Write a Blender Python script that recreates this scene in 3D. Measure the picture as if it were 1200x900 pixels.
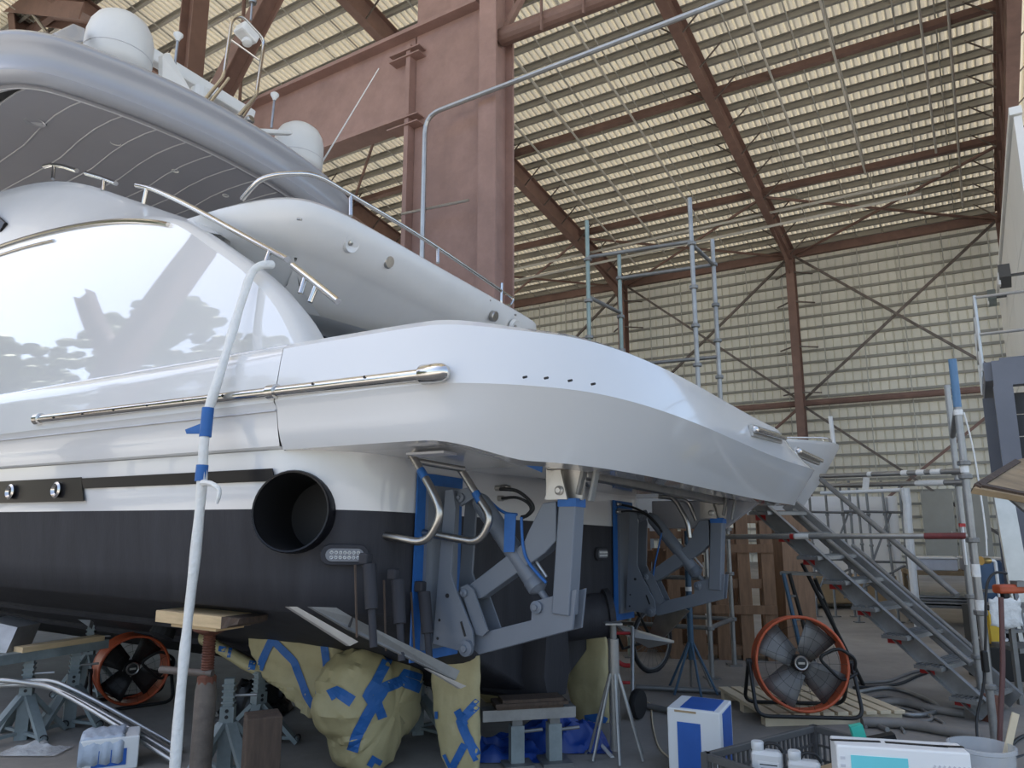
import bpy, math, random
from mathutils import Vector, Matrix, noise
from math import sin, cos, tan, atan, atan2, radians, pi, sqrt
random.seed(7)
for _o in list(bpy.data.objects): bpy.data.objects.remove(_o)
SC = bpy.context.scene
COL = SC.collection

# ------------------------------------------------------------------ camera
F = 860.0                                   # focal length in pixels of the 1200x900 frame
PITCH = atan(160 / F)
CAMH = 1.6
cd = bpy.data.cameras.new('camera')
cd.sensor_fit = 'HORIZONTAL'; cd.sensor_width = 36.0; cd.lens = 36.0 * F / 1200
cd.clip_start = .05; cd.clip_end = 500
cam = bpy.data.objects.new('camera', cd); COL.objects.link(cam)
cam.location = (0, 0, CAMH); cam.rotation_euler = (pi / 2 + PITCH, 0, 0)
SC.camera = cam
# ------------------------------------------------------------------ sky, sun, exposure
world = bpy.data.worlds.new('world'); SC.world = world
world.use_nodes = True
wn = world.node_tree.nodes; wl = world.node_tree.links
sky = wn.new('ShaderNodeTexSky'); sky.sky_type = 'NISHITA'
sky.sun_disc = False; sky.sun_elevation = radians(60)
sky.altitude = 0; sky.air_density = 1.0; sky.dust_density = 2.2; sky.ozone_density = 1.0
bgn = wn['Background']; bgn.inputs['Strength'].default_value = 0.30
_mx = wn.new('ShaderNodeMixRGB'); _mx.inputs[0].default_value = .22; _mx.inputs[2].default_value = (1.9, 1.88, 1.80, 1)   # thin summer haze
wl.new(sky.outputs[0], _mx.inputs[1]); wl.new(_mx.outputs[0], bgn.inputs['Color'])
sl = bpy.data.lights.new('sun_offscreen', 'SUN'); sl.energy = 7.0; sl.angle = radians(.6); sl.color = (1, .95, .87)
sun = bpy.data.objects.new('sun_offscreen', sl); COL.objects.link(sun)
# the sun stands high beyond the open end of the shed: the yard is lit, the boat stays in the shade of the roof
BA = radians(57.9)
GW = Vector((-sin(BA), cos(BA), 0)); GN = Vector((cos(BA), sin(BA), 0))
_sd = (GW * cos(radians(60)) * .97 - GN * cos(radians(60)) * .2); _sd.z = sin(radians(60))
sun.rotation_euler = _sd.to_track_quat('Z', 'Y').to_euler(); sun.location = _sd * 60
sky.sun_rotation = atan2(_sd.x, _sd.y)          # the sky's own glow lies where the sun stands
vs = SC.view_settings
vs.view_transform = 'Standard'; vs.look = 'None'; vs.gamma = 1.0; vs.exposure = 0.42; vs.use_curve_mapping = False

# ------------------------------------------------------------------ pixel helpers (directions from the photograph)
def ray(px, py):
    x = (px - 600) / F; y = -(py - 450) / F
    return Vector((x, cos(PITCH) - y * sin(PITCH), sin(PITCH) + y * cos(PITCH)))
CAMP = Vector((0, 0, CAMH))
def fl(px, py, z=0.0):                       # pixel -> point at height z
    d = ray(px, py); return CAMP + d * ((z - CAMH) / d.z)
def aty(px, py, Y):                          # pixel -> point at depth Y
    d = ray(px, py); return CAMP + d * (Y / d.y)
def G(s, n, z): return GW * s + GN * n + Vector((0, 0, z))       # building coordinates
def gn(px, py, n):
    d = ray(px, py); return CAMP + d * (n / d.dot(GN))
def gs(px, py, s):
    d = ray(px, py); return CAMP + d * (s / d.dot(GW))
# yacht frame: x forward, y port, z up; it sits rolled slightly to starboard on its stands
BY = radians(59); BR = radians(1.9)
_TR = Vector((cos(BY), sin(BY), 0))
YM = Matrix.Translation(Vector((.297, 5.84, 0)) - _TR * .066 + Vector((0, 0, -2.3 * sin(BR)))) @ Matrix.Rotation(radians(149), 4, 'Z') @ Matrix.Rotation(BR, 4, 'X')
YI = YM.inverted()
def bhit(px, py, ax, val):
    o = YI @ CAMP; d = YI.to_3x3() @ ray(px, py)
    return o + d * ((val - o[ax]) / d[ax])
def bu(px, py, u): return bhit(px, py, 0, u)
def bp(px, py, p): return bhit(px, py, 1, p)
def bz(px, py, z): return bhit(px, py, 2, z)

# ------------------------------------------------------------------ materials
MATS = {}
def mat(name, col, rough=.6, metal=0.0, var=.12, scale=6.0, bump=0.0, bscale=40.0, coat=0.0, spec=.5, col2=None, stretch=None, trans=0.0, alpha=1.0, ior=1.5, dirt=0.0):
    if name in MATS: return MATS[name]
    m = bpy.data.materials.new(name); m.use_nodes = True
    n = m.node_tree.nodes; l = m.node_tree.links
    b = n['Principled BSDF']
    b.inputs['Roughness'].default_value = rough; b.inputs['Metallic'].default_value = metal
    b.inputs['IOR'].default_value = ior
    b.inputs['Specular IOR Level'].default_value = spec
    if coat:
        b.inputs['Coat Weight'].default_value = coat; b.inputs['Coat Roughness'].default_value = .02
    if trans: b.inputs['Transmission Weight'].default_value = trans
    if alpha < 1: b.inputs['Alpha'].default_value = alpha
    tc = n.new('ShaderNodeTexCoord'); mp = n.new('ShaderNodeMapping')
    l.new(tc.outputs['Object'], mp.inputs['Vector'])
    if stretch: mp.inputs['Scale'].default_value = stretch
    nz = n.new('ShaderNodeTexNoise'); nz.inputs['Scale'].default_value = scale; nz.inputs['Detail'].default_value = 6; nz.inputs['Roughness'].default_value = .6
    l.new(mp.outputs['Vector'], nz.inputs['Vector'])
    cr = n.new('ShaderNodeValToRGB')
    c = Vector(col)
    a = Vector(col2) if col2 else c * (1 - var)
    e = c if col2 else c * (1 + var * .6)
    cr.color_ramp.elements[0].color = (*a, 1); cr.color_ramp.elements[0].position = .3
    cr.color_ramp.elements[1].color = (*[min(1, k) for k in e], 1); cr.color_ramp.elements[1].position = .7
    l.new(nz.outputs['Fac'], cr.inputs['Fac'])
    out = cr.outputs['Color']
    if dirt:
        n2 = n.new('ShaderNodeTexNoise'); n2.inputs['Scale'].default_value = scale * .35; n2.inputs['Detail'].default_value = 8; n2.inputs['Roughness'].default_value = .75
        l.new(mp.outputs['Vector'], n2.inputs['Vector'])
        r2 = n.new('ShaderNodeValToRGB'); r2.color_ramp.elements[0].position = .45; r2.color_ramp.elements[1].position = .62
        r2.color_ramp.elements[0].color = (1 - dirt,) * 3 + (1,); r2.color_ramp.elements[1].color = (1, 1, 1, 1)
        l.new(n2.outputs['Fac'], r2.inputs['Fac'])
        mx = n.new('ShaderNodeMixRGB'); mx.blend_type = 'MULTIPLY'; mx.inputs[0].default_value = 1
        l.new(out, mx.inputs[1]); l.new(r2.outputs['Color'], mx.inputs[2]); out = mx.outputs[0]
    l.new(out, b.inputs['Base Color'])
    if bump:
        nb = n.new('ShaderNodeTexNoise'); nb.inputs['Scale'].default_value = bscale; nb.inputs['Detail'].default_value = 4
        l.new(mp.outputs['Vector'], nb.inputs['Vector'])
        bn = n.new('ShaderNodeBump'); bn.inputs['Strength'].default_value = bump; bn.inputs['Distance'].default_value = .02
        l.new(nb.outputs['Fac'], bn.inputs['Height']); l.new(bn.outputs['Normal'], b.inputs['Normal'])
    MATS[name] = m; return m

M_gel = mat('white_gelcoat', (.68, .68, .675), .14, var=.02, scale=1.2, coat=.6, spec=.6)
M_house = mat('gloss_white_gelcoat', (.68, .68, .675), .03, var=.02, scale=1.0, coat=1.0, spec=1.0)
M_cream = mat('satin_white_gelcoat', (.68, .67, .65), .3, var=.04, scale=2, coat=.3)
M_antig = mat('dark_antifoul', (.036, .036, .042), .65, spec=.3, var=.28, scale=2.2, stretch=(3, 3, .35), bump=.12, bscale=30)
M_anti = M_antig
M_black = mat('gloss_black', (.006, .006, .008), .3, var=.1, spec=.25)
M_hole = mat('hole_shade_black', (.012, .012, .013), .55)  # black laid on discs and slots as the shade inside holes
M_silver = mat('silver_grey_paint', (.33, .335, .36), .3, var=.03, scale=1.5, coat=.5)
M_lining = mat('grey_headlining', (.29, .29, .32), .6, var=.04, scale=1.5)
M_seam = mat('pale_grey_seam', (.55, .55, .57), .6)
M_ss = mat('stainless_steel', (.62, .60, .57), .14, 1.0, var=.08, scale=8)
M_ssd = mat('worn_stainless_steel', (.42, .40, .37), .28, 1.0, var=.15, scale=12)
M_plate = mat('brushed_steel_plate', (.45, .43, .40), .4, .8, var=.1, scale=10)
M_liftg = mat('grey_lift_paint', (.145, .165, .195), .42, var=.07, scale=3)
M_tape = mat('blue_masking_tape', (.018, .115, .36), .55, var=.1, scale=20, bump=.1)
M_paper = mat('olive_masking_paper', (.42, .36, .19), .55, var=.1, scale=5, bump=.35, bscale=9)
M_wht = mat('white_plastic', (.72, .72, .70), .35, var=.04)
M_dome = mat('radome_white', (.66, .66, .64), .35, var=.05, scale=3)
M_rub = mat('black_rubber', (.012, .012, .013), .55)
M_steel = mat('mauve_primer_steel', (.36, .225, .19), .65, var=.16, scale=1.6, dirt=.16, bump=.08, bscale=12)
M_raft = mat('red_oxide_steel', (.235, .14, .11), .65, var=.16, scale=1.5, dirt=.2)
M_raftl = M_raft
M_sheet = mat('cream_roof_sheet', (.78, .73, .58), .55, var=.07, scale=.5, dirt=.06)
M_wsheet = mat('cream_wall_sheet', (.70, .67, .56), .55, var=.10, scale=.4, dirt=.10)
def translucent(m, f, col):                                      # thin sheeting that lets a little daylight through
    n = m.node_tree.nodes; l = m.node_tree.links; b = n['Principled BSDF']; o = n['Material Output']
    t = n.new('ShaderNodeBsdfTranslucent'); t.inputs['Color'].default_value = (*col, 1)
    x = n.new('ShaderNodeMixShader'); x.inputs[0].default_value = f
    l.new(b.outputs[0], x.inputs[1]); l.new(t.outputs[0], x.inputs[2]); l.new(x.outputs[0], o.inputs['Surface'])
translucent(M_sheet, .085, (1, .93, .78)); translucent(M_wsheet, .06, (1, .95, .80))
M_purl = mat('galvanised_purlin', (.34, .325, .285), .55, .25, var=.12, scale=1.2)
M_girt = mat('galvanised_girt', (.30, .29, .25), .55, .25, var=.12, scale=1.2)
M_rod = mat('pale_galvanised_rod', (.46, .45, .40), .5, .3, var=.1, scale=1)
M_pipe = mat('pale_painted_pipe', (.55, .53, .47), .5, .1, var=.08, scale=1)
M_galv = mat('galvanised_tube', (.36, .36, .35), .42, .65, var=.2, scale=5, dirt=.15)
M_galvd = mat('dull_galvanised_tube', (.25, .25, .24), .5, .5, var=.2, scale=5, dirt=.2)
M_greygreen = mat('greenish_galvanised_tube', (.24, .30, .27), .45, .5, var=.15, scale=5)
M_wood = mat('pine_timber', (.60, .44, .25), .7, var=.2, scale=5, stretch=(1, 1, 6))
M_wood2 = mat('pale_deal_slat', (.62, .52, .36), .7, var=.15, scale=4)
M_brown = mat('brown_pallet_wood', (.235, .135, .075), .75, var=.28, scale=4, stretch=(6, 6, .8))
M_dkwood = mat('dark_weathered_timber', (.075, .05, .035), .8, var=.35, scale=6, stretch=(6, 6, .8), bump=.3)
M_rust = mat('rusty_steel', (.20, .075, .045), .75, .2, var=.3, scale=9, dirt=.3, bump=.2)
M_rustg = mat('dirty_steel_post', (.20, .165, .14), .6, .3, var=.3, scale=6, dirt=.3)
M_stand = mat('grey_green_stand_paint', (.245, .285, .285), .55, var=.2, scale=5, dirt=.2)
M_orange = mat('orange_fan_paint', (.48, .085, .025), .45, var=.12, scale=5, dirt=.15)
M_fan = mat('grey_fan_blade', (.17, .165, .155), .5, .3, var=.12)
M_fand = mat('dark_fan_blade', (.03, .028, .027), .5, .2)
M_blk = mat('black_steel', (.018, .018, .018), .45, .3)
M_rope = mat('white_wrap_film', (.72, .72, .69), .45, var=.06, scale=10, bump=.5, bscale=30)
M_tarp = mat('blue_tarpaulin', (.010, .05, .27), .4, var=.15, bump=.3, bscale=8)
M_dcrate = mat('grey_crate_plastic', (.11, .105, .098), .6, var=.12)
M_card = mat('brown_cardboard', (.42, .30, .17), .8, var=.1)
M_teal = mat('teal_print', (.16, .62, .66), .5, var=.03)
M_green = mat('green_print', (.05, .48, .36), .5)
M_blue = mat('blue_print', (.02, .11, .42), .45, var=.1)
M_cloth = mat('pale_blue_cloth', (.50, .56, .64), .85, var=.08, bump=.4, bscale=20)
M_red = mat('red_paint', (.40, .02, .02), .45, var=.15)
M_yel = mat('yellow_plastic', (.70, .45, .03), .5)
M_film = mat('clear_film', (.75, .77, .78), .2, var=.1, alpha=.55, bump=.5)
M_steelg = mat('blue_grey_steel_paint', (.155, .165, .195), .5, var=.1, scale=2)
M_dark = mat('dark_shutter', (.022, .023, .026), .5, var=.1)
M_white = mat('white_panel', (.80, .80, .78), .5, var=.04, scale=1)
M_alu = mat('aluminium', (.48, .48, .47), .35, .75, var=.12, scale=4)
M_ply = mat('weathered_plywood', (.35, .25, .14), .75, var=.3, scale=3, stretch=(1, 5, 1), dirt=.3)
M_cable = mat('black_cable', (.015, .015, .015), .5)
M_hose = mat('grey_hose', (.20, .185, .165), .55, var=.15)
M_leaf = mat('leaf_green', (.10, .15, .045), .6, var=.4, scale=2)
M_bark = mat('bark', (.16, .12, .09), .8, var=.3)
M_lamp = mat('lamp_housing', (.10, .10, .10), .5)
M_led = mat('led_lens', (.17, .175, .19), .4, var=.05)
def floor_mat():
    m = mat('concrete_floor', (.33, .305, .27), .75, var=.14, scale=.9, bump=.15, bscale=14, dirt=.28)
    return m
M_floor = floor_mat()
M_yard = mat('pale_concrete_yard', (.52, .50, .46), .85, var=.1, scale=.5)

# ------------------------------------------------------------------ mesh builder
MW = {}
class MB:
    def __init__(s): s.v = []; s.f = []; s.mi = []
    def add(s, vs_, fs, m=0):
        b = len(s.v); s.v += [Vector(v) for v in vs_]
        for f in fs: s.f.append(tuple(b + i for i in f)); s.mi.append(m)
        return s
    def box(s, c, size, m=0, R=None):
        c = Vector(c); hx, hy, hz = [k / 2 for k in size]
        P = [Vector((x, y, z)) for z in (-hz, hz) for y in (-hy, hy) for x in (-hx, hx)]
        if R is not None: P = [R @ p for p in P]
        return s.add([c + p for p in P], [(0, 2, 3, 1), (4, 5, 7, 6), (0, 1, 5, 4), (2, 6, 7, 3), (0, 4, 6, 2), (1, 3, 7, 5)], m)
    def frame(s, a, b, up=(0, 0, 1)):
        a = Vector(a); b = Vector(b); z = (b - a).normalized(); up = Vector(up)
        if abs(z.dot(up.normalized())) > .98: up = Vector((1, 0, 0)) if abs(z.x) < .9 else Vector((0, 1, 0))
        x = up.cross(z).normalized(); y = z.cross(x).normalized()
        return a, b, x, y, z
    def bar(s, a, b, w, h, up=(0, 0, 1), m=0, w2=None, h2=None):
        a, b, x, y, z = s.frame(a, b, up); w2 = w if w2 is None else w2; h2 = h if h2 is None else h2
        P = [a + x * i * w / 2 + y * j * h / 2 for j in (-1, 1) for i in (-1, 1)] + [b + x * i * w2 / 2 + y * j * h2 / 2 for j in (-1, 1) for i in (-1, 1)]
        return s.add(P, [(0, 2, 3, 1), (4, 5, 7, 6), (0, 1, 5, 4), (2, 6, 7, 3), (0, 4, 6, 2), (1, 3, 7, 5)], m)
    def ibeam(s, a, b, d, w, tf=.03, tw=.02, up=(0, 0, 1), m=0, mw=None):
        a, b, x, y, z = s.frame(a, b, up); mw = m if mw is None else mw
        s.bar(a + y * (d / 2 - tf / 2), b + y * (d / 2 - tf / 2), w, tf, y, m)
        s.bar(a - y * (d / 2 - tf / 2), b - y * (d / 2 - tf / 2), w, tf, y, m)
        s.bar(a, b, tw, d - 2 * tf, y, mw); return s
    def channel(s, a, b, d, w, t=.012, up=(0, 0, 1), m=0, side=1):
        a, b, x, y, z = s.frame(a, b, up)
        s.bar(a, b, t, d, y, m)
        for k in (-1, 1): s.bar(a + y * k * (d / 2 - t / 2) + x * side * w / 2, b + y * k * (d / 2 - t / 2) + x * side * w / 2, w, t, y, m)
        return s
    def tube(s, pts, r, n=8, m=0, cap=True, closed=False):
        pts = [Vector(p) for p in pts]; N = len(pts)
        rs = r if isinstance(r, (list, tuple)) else [r] * N
        ring = []; px = None
        for i, p in enumerate(pts):
            if closed: t = pts[(i + 1) % N] - pts[i - 1]
            else: t = pts[min(i + 1, N - 1)] - pts[max(i - 1, 0)]
            if t.length < 1e-9: t = Vector((0, 0, 1))
            t.normalize()
            if px is None:
                u = Vector((0, 0, 1)) if abs(t.z) < .9 else Vector((1, 0, 0))
                x = u.cross(t).normalized()
            else:
                x = (px - t * px.dot(t))
                x = x.normalized() if x.length > 1e-6 else Vector((1, 0, 0))
            px = x; y = t.cross(x)
            ring.append([p + (x * cos(2 * pi * k / n) + y * sin(2 * pi * k / n)) * rs[i] for k in range(n)])
        vs_ = [v for rg in ring for v in rg]; fs = []
        for i in range(N if closed else N - 1):
            j = (i + 1) % N
            for k in range(n): fs.append((i * n + k, i * n + (k + 1) % n, j * n + (k + 1) % n, j * n + k))
        if cap and not closed:
            fs.append(tuple(range(n - 1, -1, -1))); fs.append(tuple((N - 1) * n + k for k in range(n)))
        return s.add(vs_, fs, m)
    def lathe(s, prof, c, ax=(0, 0, 1), n=24, m=0, cap=True):
        c = Vector(c); z = Vector(ax).normalized()
        x = (Vector((1, 0, 0)) if abs(z.x) < .9 else Vector((0, 1, 0))).cross(z).normalized(); y = z.cross(x)
        vs_ = []; fs = []
        for (r, h) in prof:
            for k in range(n): vs_.append(c + z * h + (x * cos(2 * pi * k / n) + y * sin(2 * pi * k / n)) * max(r, 1e-5))
        for i in range(len(prof) - 1):
            for k in range(n): fs.append((i * n + k, i * n + (k + 1) % n, (i + 1) * n + (k + 1) % n, (i + 1) * n + k))
        if cap:
            fs.append(tuple(range(n - 1, -1, -1))); fs.append(tuple((len(prof) - 1) * n + k for k in range(n)))
        return s.add(vs_, fs, m)
    def prism(s, poly, th, m=0):
        poly = [Vector(p) for p in poly]; th = Vector(th); n = len(poly)
        vs_ = [p - th / 2 for p in poly] + [p + th / 2 for p in poly]
        fs = [tuple(range(n - 1, -1, -1)), tuple(range(n, 2 * n))] + [(i, (i + 1) % n, n + (i + 1) % n, n + i) for i in range(n)]
        return s.add(vs_, fs, m)
    def grid(s, rows, m=0, close=False, mf=None):
        R = len(rows); C = len(rows[0]); vs_ = [p for r in rows for p in r]
        b = len(s.v); s.v += [Vector(v) for v in vs_]
        for i in range(R - 1):
            for j in range(C if close else C - 1):
                k = (j + 1) % C
                s.f.append((b + i * C + j, b + i * C + k, b + (i + 1) * C + k, b + (i + 1) * C + j)); s.mi.append(mf(i, j) if mf else m)
        return s
    def build(s, name, mats, parent=None, smooth=None, local=False, bevel=0, solid=0, sub=0, weld=False):
        me = bpy.data.meshes.new(name)
        V = s.v
        if parent is not None and not local:
            inv = MW[parent.name].inverted(); V = [inv @ v for v in V]
        me.from_pydata([tuple(v) for v in V], [], s.f)
        for mm in (mats if isinstance(mats, (list, tuple)) else [mats]): me.materials.append(mm)
        me.polygons.foreach_set('material_index', s.mi)
        import bmesh
        bm = bmesh.new(); bm.from_mesh(me)
        if weld: bmesh.ops.remove_doubles(bm, verts=bm.verts, dist=1e-4)
        bmesh.ops.recalc_face_normals(bm, faces=bm.faces); bm.to_mesh(me); bm.free()
        o = bpy.data.objects.new(name, me); COL.objects.link(o)
        if smooth is not None:
            me.polygons.foreach_set('use_smooth', [True] * len(me.polygons)); me.set_sharp_from_angle(angle=radians(smooth))
        if solid:
            q = o.modifiers.new('solid', 'SOLIDIFY'); q.thickness = solid; q.offset = -1
        if bevel:
            q = o.modifiers.new('bevel', 'BEVEL'); q.width = bevel; q.segments = 2; q.limit_method = 'ANGLE'; q.angle_limit = radians(40)
        if sub:
            q = o.modifiers.new('sub', 'SUBSURF'); q.levels = sub; q.render_levels = sub
        if parent is not None:
            o.parent = parent; MW[o.name] = MW[parent.name].copy()
        else: MW[o.name] = Matrix.Identity(4)
        return o

def tag(o, label=None, cat=None, group=None, kind=None):
    if label: o['label'] = label
    if cat: o['category'] = cat
    if group: o['group'] = group
    if kind: o['kind'] = kind
    return o
def thing(name, label, cat, loc=(0, 0, 0), rz=0.0, group=None, M=None):
    o = bpy.data.objects.new(name, None); COL.objects.link(o); o.empty_display_size = .1
    if M is None: M = Matrix.Translation(Vector(loc)) @ Matrix.Rotation(rz, 4, 'Z')
    o.matrix_world = M; MW[o.name] = M.copy()
    return tag(o, label, cat, group)
def struct(name, loc=(0, 0, 0)):
    o = bpy.data.objects.new(name, None); COL.objects.link(o); o.location = loc
    MW[o.name] = Matrix.Translation(Vector(loc)); o['kind'] = 'structure'; return o
def one(mb, name, mats, label, cat, group=None, **k):            # a thing that is a single mesh, origin at its base
    lo = Vector((min(v.x for v in mb.v), min(v.y for v in mb.v), min(v.z for v in mb.v))); hi = Vector((max(v.x for v in mb.v), max(v.y for v in mb.v), 0))
    c = Vector(((lo.x + hi.x) / 2, (lo.y + hi.y) / 2, lo.z))
    mb.v = [v - c for v in mb.v]
    o = mb.build(name, mats, None, **k); o.location = c; MW[o.name] = Matrix.Translation(c)
    return tag(o, label, cat, group)
def clone(o, parent, M=None):                                    # share mesh data
    c = o.copy(); COL.objects.link(c); c.parent = parent
    if M is not None: c.matrix_local = M
    return c
def clone_tree(root, loc, rz, label=None, M=None):
    c = root.copy(); COL.objects.link(c); c.matrix_world = M if M is not None else Matrix.Translation(Vector(loc)) @ Matrix.Rotation(rz, 4, 'Z')
    if label: c['label'] = label
    for ch in list(root.children):
        d = ch.copy(); COL.objects.link(d); d.parent = c
        for g in list(ch.children):
            e = g.copy(); COL.objects.link(e); e.parent = d
    MW[c.name] = c.matrix_world.copy()
    return c
def crom(pts, k=6, closed=False):                                # Catmull-Rom through points
    pts = [Vector(p) for p in pts]; N = len(pts); out = []
    rng = range(N if closed else N - 1)
    for i in rng:
        if closed: a, b, c, d = pts[i - 1], pts[i], pts[(i + 1) % N], pts[(i + 2) % N]
        else: a, b, c, d = pts[max(i - 1, 0)], pts[i], pts[i + 1], pts[min(i + 2, N - 1)]
        for j in range(k):
            t = j / k
            out.append(.5 * ((2 * b) + (c - a) * t + (2 * a - 5 * b + 4 * c - d) * t * t + (3 * b - a - 3 * c + d) * t ** 3))
    if not closed: out.append(pts[-1])
    return out
def arc(c, r, a0, a1, n, x=(1, 0, 0), y=(0, 1, 0)):
    c = Vector(c); x = Vector(x); y = Vector(y)
    return [c + (x * cos(a0 + (a1 - a0) * i / n) + y * sin(a0 + (a1 - a0) * i / n)) * r for i in range(n + 1)]
def bend(pts, r, k=5):                                           # polyline with rounded corners
    pts = [Vector(p) for p in pts]; out = [pts[0]]
    for i in range(1, len(pts) - 1):
        a, b, c = pts[i - 1], pts[i], pts[i + 1]
        d1 = (a - b); d2 = (c - b); rr = min(r, d1.length * .45, d2.length * .45)
        p = b + d1.normalized() * rr; q = b + d2.normalized() * rr
        for j in range(k + 1):
            t = j / k; out.append(p * (1 - t) ** 2 + b * 2 * t * (1 - t) + q * t * t)
    out.append(pts[-1]); return out
V3 = lambda x, y, z: Vector((x, y, z))
# ================================================================== THE SHED
KR = .175                                     # roof slope
def ZR(n, off=0.0): return 12.52 + off + KR * (30 - n)
# floor: shed slab and the open yard
mb = MB(); mb.add([G(40, -5, 0), G(-14, -5, 0), G(-14, 31, 0), G(40, 31, 0)], [(0, 1, 2, 3)])
floor = mb.build('floor', M_floor); floor['kind'] = 'structure'
mb = MB(); mb.add([G(140, -140, -.02), G(-140, -140, -.02), G(-140, 120, -.02), G(140, 120, -.02)], [(0, 1, 2, 3)])
yard = mb.build('floor_yard', M_yard); yard['kind'] = 'structure'
# saw-cut joints in the slab
FRAMES = [-1.62, 5.4, 12.6, 19.8, 27.0, 34.2]
# ---------------- roof
ceiling = struct('ceiling', tuple(G(0, 30, 12.4)))
def ribbed(width, ribs, depth, along, out, length, parent, name, mtl, rib_w=.05):
    # one profiled sheet: runs 'width' along 'along', 'length' along axis 'out[0]', ribs pushed out by out[1]
    ax, nrm = out; mb = MB(); p = width / ribs; prof = []
    for k in range(ribs):
        x = k * p
        prof += [(x, 0), (x + p - rib_w, 0), (x + p - rib_w * .75, depth), (x + p - rib_w * .25, depth)]
    prof.append((width, 0))
    rows = [[along * x + nrm * h + ax * L for (x, h) in prof] for L in (0, length)]
    mb.grid(rows); return mb
SW = .76
n0, n1 = -4.0, 30.2
slope = (GN * (n1 - n0) + V3(0, 0, -KR * (n1 - n0)))
sl_ax = slope.normalized(); sl_up = sl_ax.cross(GW).normalized()
if sl_up.z < 0: sl_up = -sl_up
mb = ribbed(SW, 4, .10, GW, (sl_ax, sl_up), slope.length, None, '', None, .06)
sheet0 = None; k = 0; s = -3.3
while s < 35.5:
    off = G(s, n0, ZR(n0)) - G(0, 30, 12.4)
    if sheet0 is None:
        mb.v = [v for v in mb.v]
        sheet0 = mb.build('roof_sheet', M_sheet, ceiling, local=True); sheet0.location = off
    else:
        c = clone(sheet0, ceiling); c.location = off
    s += SW
# purlins
pl = MB().channel(GW * -1.5, GW * 35, .25, .07, .014, up=sl_up)
P0 = None
for i in range(36):
    n = 29.75 - .68 * i
    loc = G(0, n, ZR(n, -.135)) - G(0, 30, 12.4)
    if P0 is None: P0 = pl.build('purlin', M_purl, ceiling, local=True); P0.location = loc
    else: c = clone(P0, ceiling); c.location = loc
# square salmon struts between the rafters
st = MB().bar(GW * -1.6, GW * 35, .16, .2, sl_up); S0 = None
for n in (25.2, 19.75, 14.3, 8.9):
    loc = G(0, n, ZR(n, -.36)) - G(0, 30, 12.4)
    if S0 is None: S0 = st.build('roof_strut', M_raftl, ceiling, local=True); S0.location = loc
    else: c = clone(S0, ceiling); c.location = loc
ev = MB().bar(G(-1.7, 29.85, 12.15), G(35, 29.85, 12.15), .2, .32); ev.build('eave_beam', M_raft, ceiling)
# bridging rods running down the slope under the purlins
br = MB().tube([V3(0, 0, 0), GN * 22.5 + V3(0, 0, -KR * 22.5)], .022, 5); B0 = None
for f0, f1 in zip(FRAMES[:-1], FRAMES[1:]):
    for k in range(1, 6):
        s = f0 + (f1 - f0) * k / 6 + (.18 if k % 2 else -.1)
        loc = G(s, 7.2, ZR(7.2, -.25)) - G(0, 30, 12.4)
        if B0 is None: B0 = br.build('bridging_rod', M_rod, ceiling, local=True); B0.location = loc
        else: c = clone(B0, ceiling); c.location = loc
# cross bracing in the plane of the roof
for f0, f1 in zip(FRAMES[:-2], FRAMES[1:-1]):
    for a, b in (((f0, 25.3), (f1, 29.8)), ((f1, 25.3), (f0, 29.8))):
        MB().tube([G(a[0], a[1], ZR(a[1], -.5)), G(b[0], b[1], ZR(b[1], -.55))], .05, 6).build('roof_brace', M_raftl if a[0] < b[0] else M_raft, ceiling)
for f0, f1 in zip(FRAMES[2:-1], FRAMES[3:]):
    for n in (8.9, 14.3, 19.75):
        MB().tube([G(f0, n, ZR(n, -.5)), G(f1, n + 5.4, ZR(n + 5.4, -.5))], .05, 6).build('roof_brace', M_raft, ceiling)
# ---------------- long back wall
wall = struct('wall_back', tuple(G(0, 30.2, 0)))
mb = ribbed(.9, 3, .08, GW, (V3(0, 0, 1), GN), 12.75, None, '', None, .06)
w0 = None; s = -3.6
while s < 34:
    off = GW * s + GN * .02
    if w0 is None: w0 = mb.build('wall_sheet', M_wsheet, wall, local=True); w0.location = off
    else: c = clone(w0, wall); c.location = off
    s += .9
gi = MB().bar(GW * -3.4, GW * 34, .10, .09); g0 = None
for i in range(26):
    off = -GN * .07 + V3(0, 0, .35 + .46 * i)
    if g0 is None: g0 = gi.build('girt', M_girt, wall, local=True); g0.location = off
    else: c = clone(g0, wall); c.location = off
ro = MB().tube([V3(0, 0, .2), V3(0, 0, 12.0)], .02, 5); r0 = None
for k in range(18):
    off = GW * (-1.2 + k * 1.42) - GN * .13
    if r0 is None: r0 = ro.build('sag_rod', M_rod, wall, local=True); r0.location = off
    else: c = clone(r0, wall); c.location = off
MB().tube([G(-3, 29.75, 6.05), G(34, 29.75, 6.05)], .12, 8).build('wall_strut', M_raft, wall)
for f0, f1 in zip(FRAMES[:3], FRAMES[1:4]):
    for (za, zb) in ((12.0, 6.2), (5.9, .3)):
        MB().bar(G(f0 + .1, 29.7, za), G(f1 - .1, 29.7, zb), .09, .09, GN).build('wall_brace', M_raft if za < 8 else M_rustg, wall)
        MB().bar(G(f1 - .1, 29.62, za), G(f0 + .1, 29.62, zb), .09, .09, GN).build('wall_brace', M_rustg, wall)
# grey service doors low in the back wall
for k, s in enumerate((1.2, .2)):
    do = struct('door_%d' % (k + 1), tuple(G(s, 29.5, 0)))
    MB().bar(G(s, 29.5, 0), G(s, 29.5, 2.6), .95, .08, GN).build('door_leaf', M_girt, do)
    MB().tube([G(s - .35, 29.42, 1.0), G(s - .35, 29.42, 1.25)], .02, 8).build('door_handle', M_plate, do)
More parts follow.
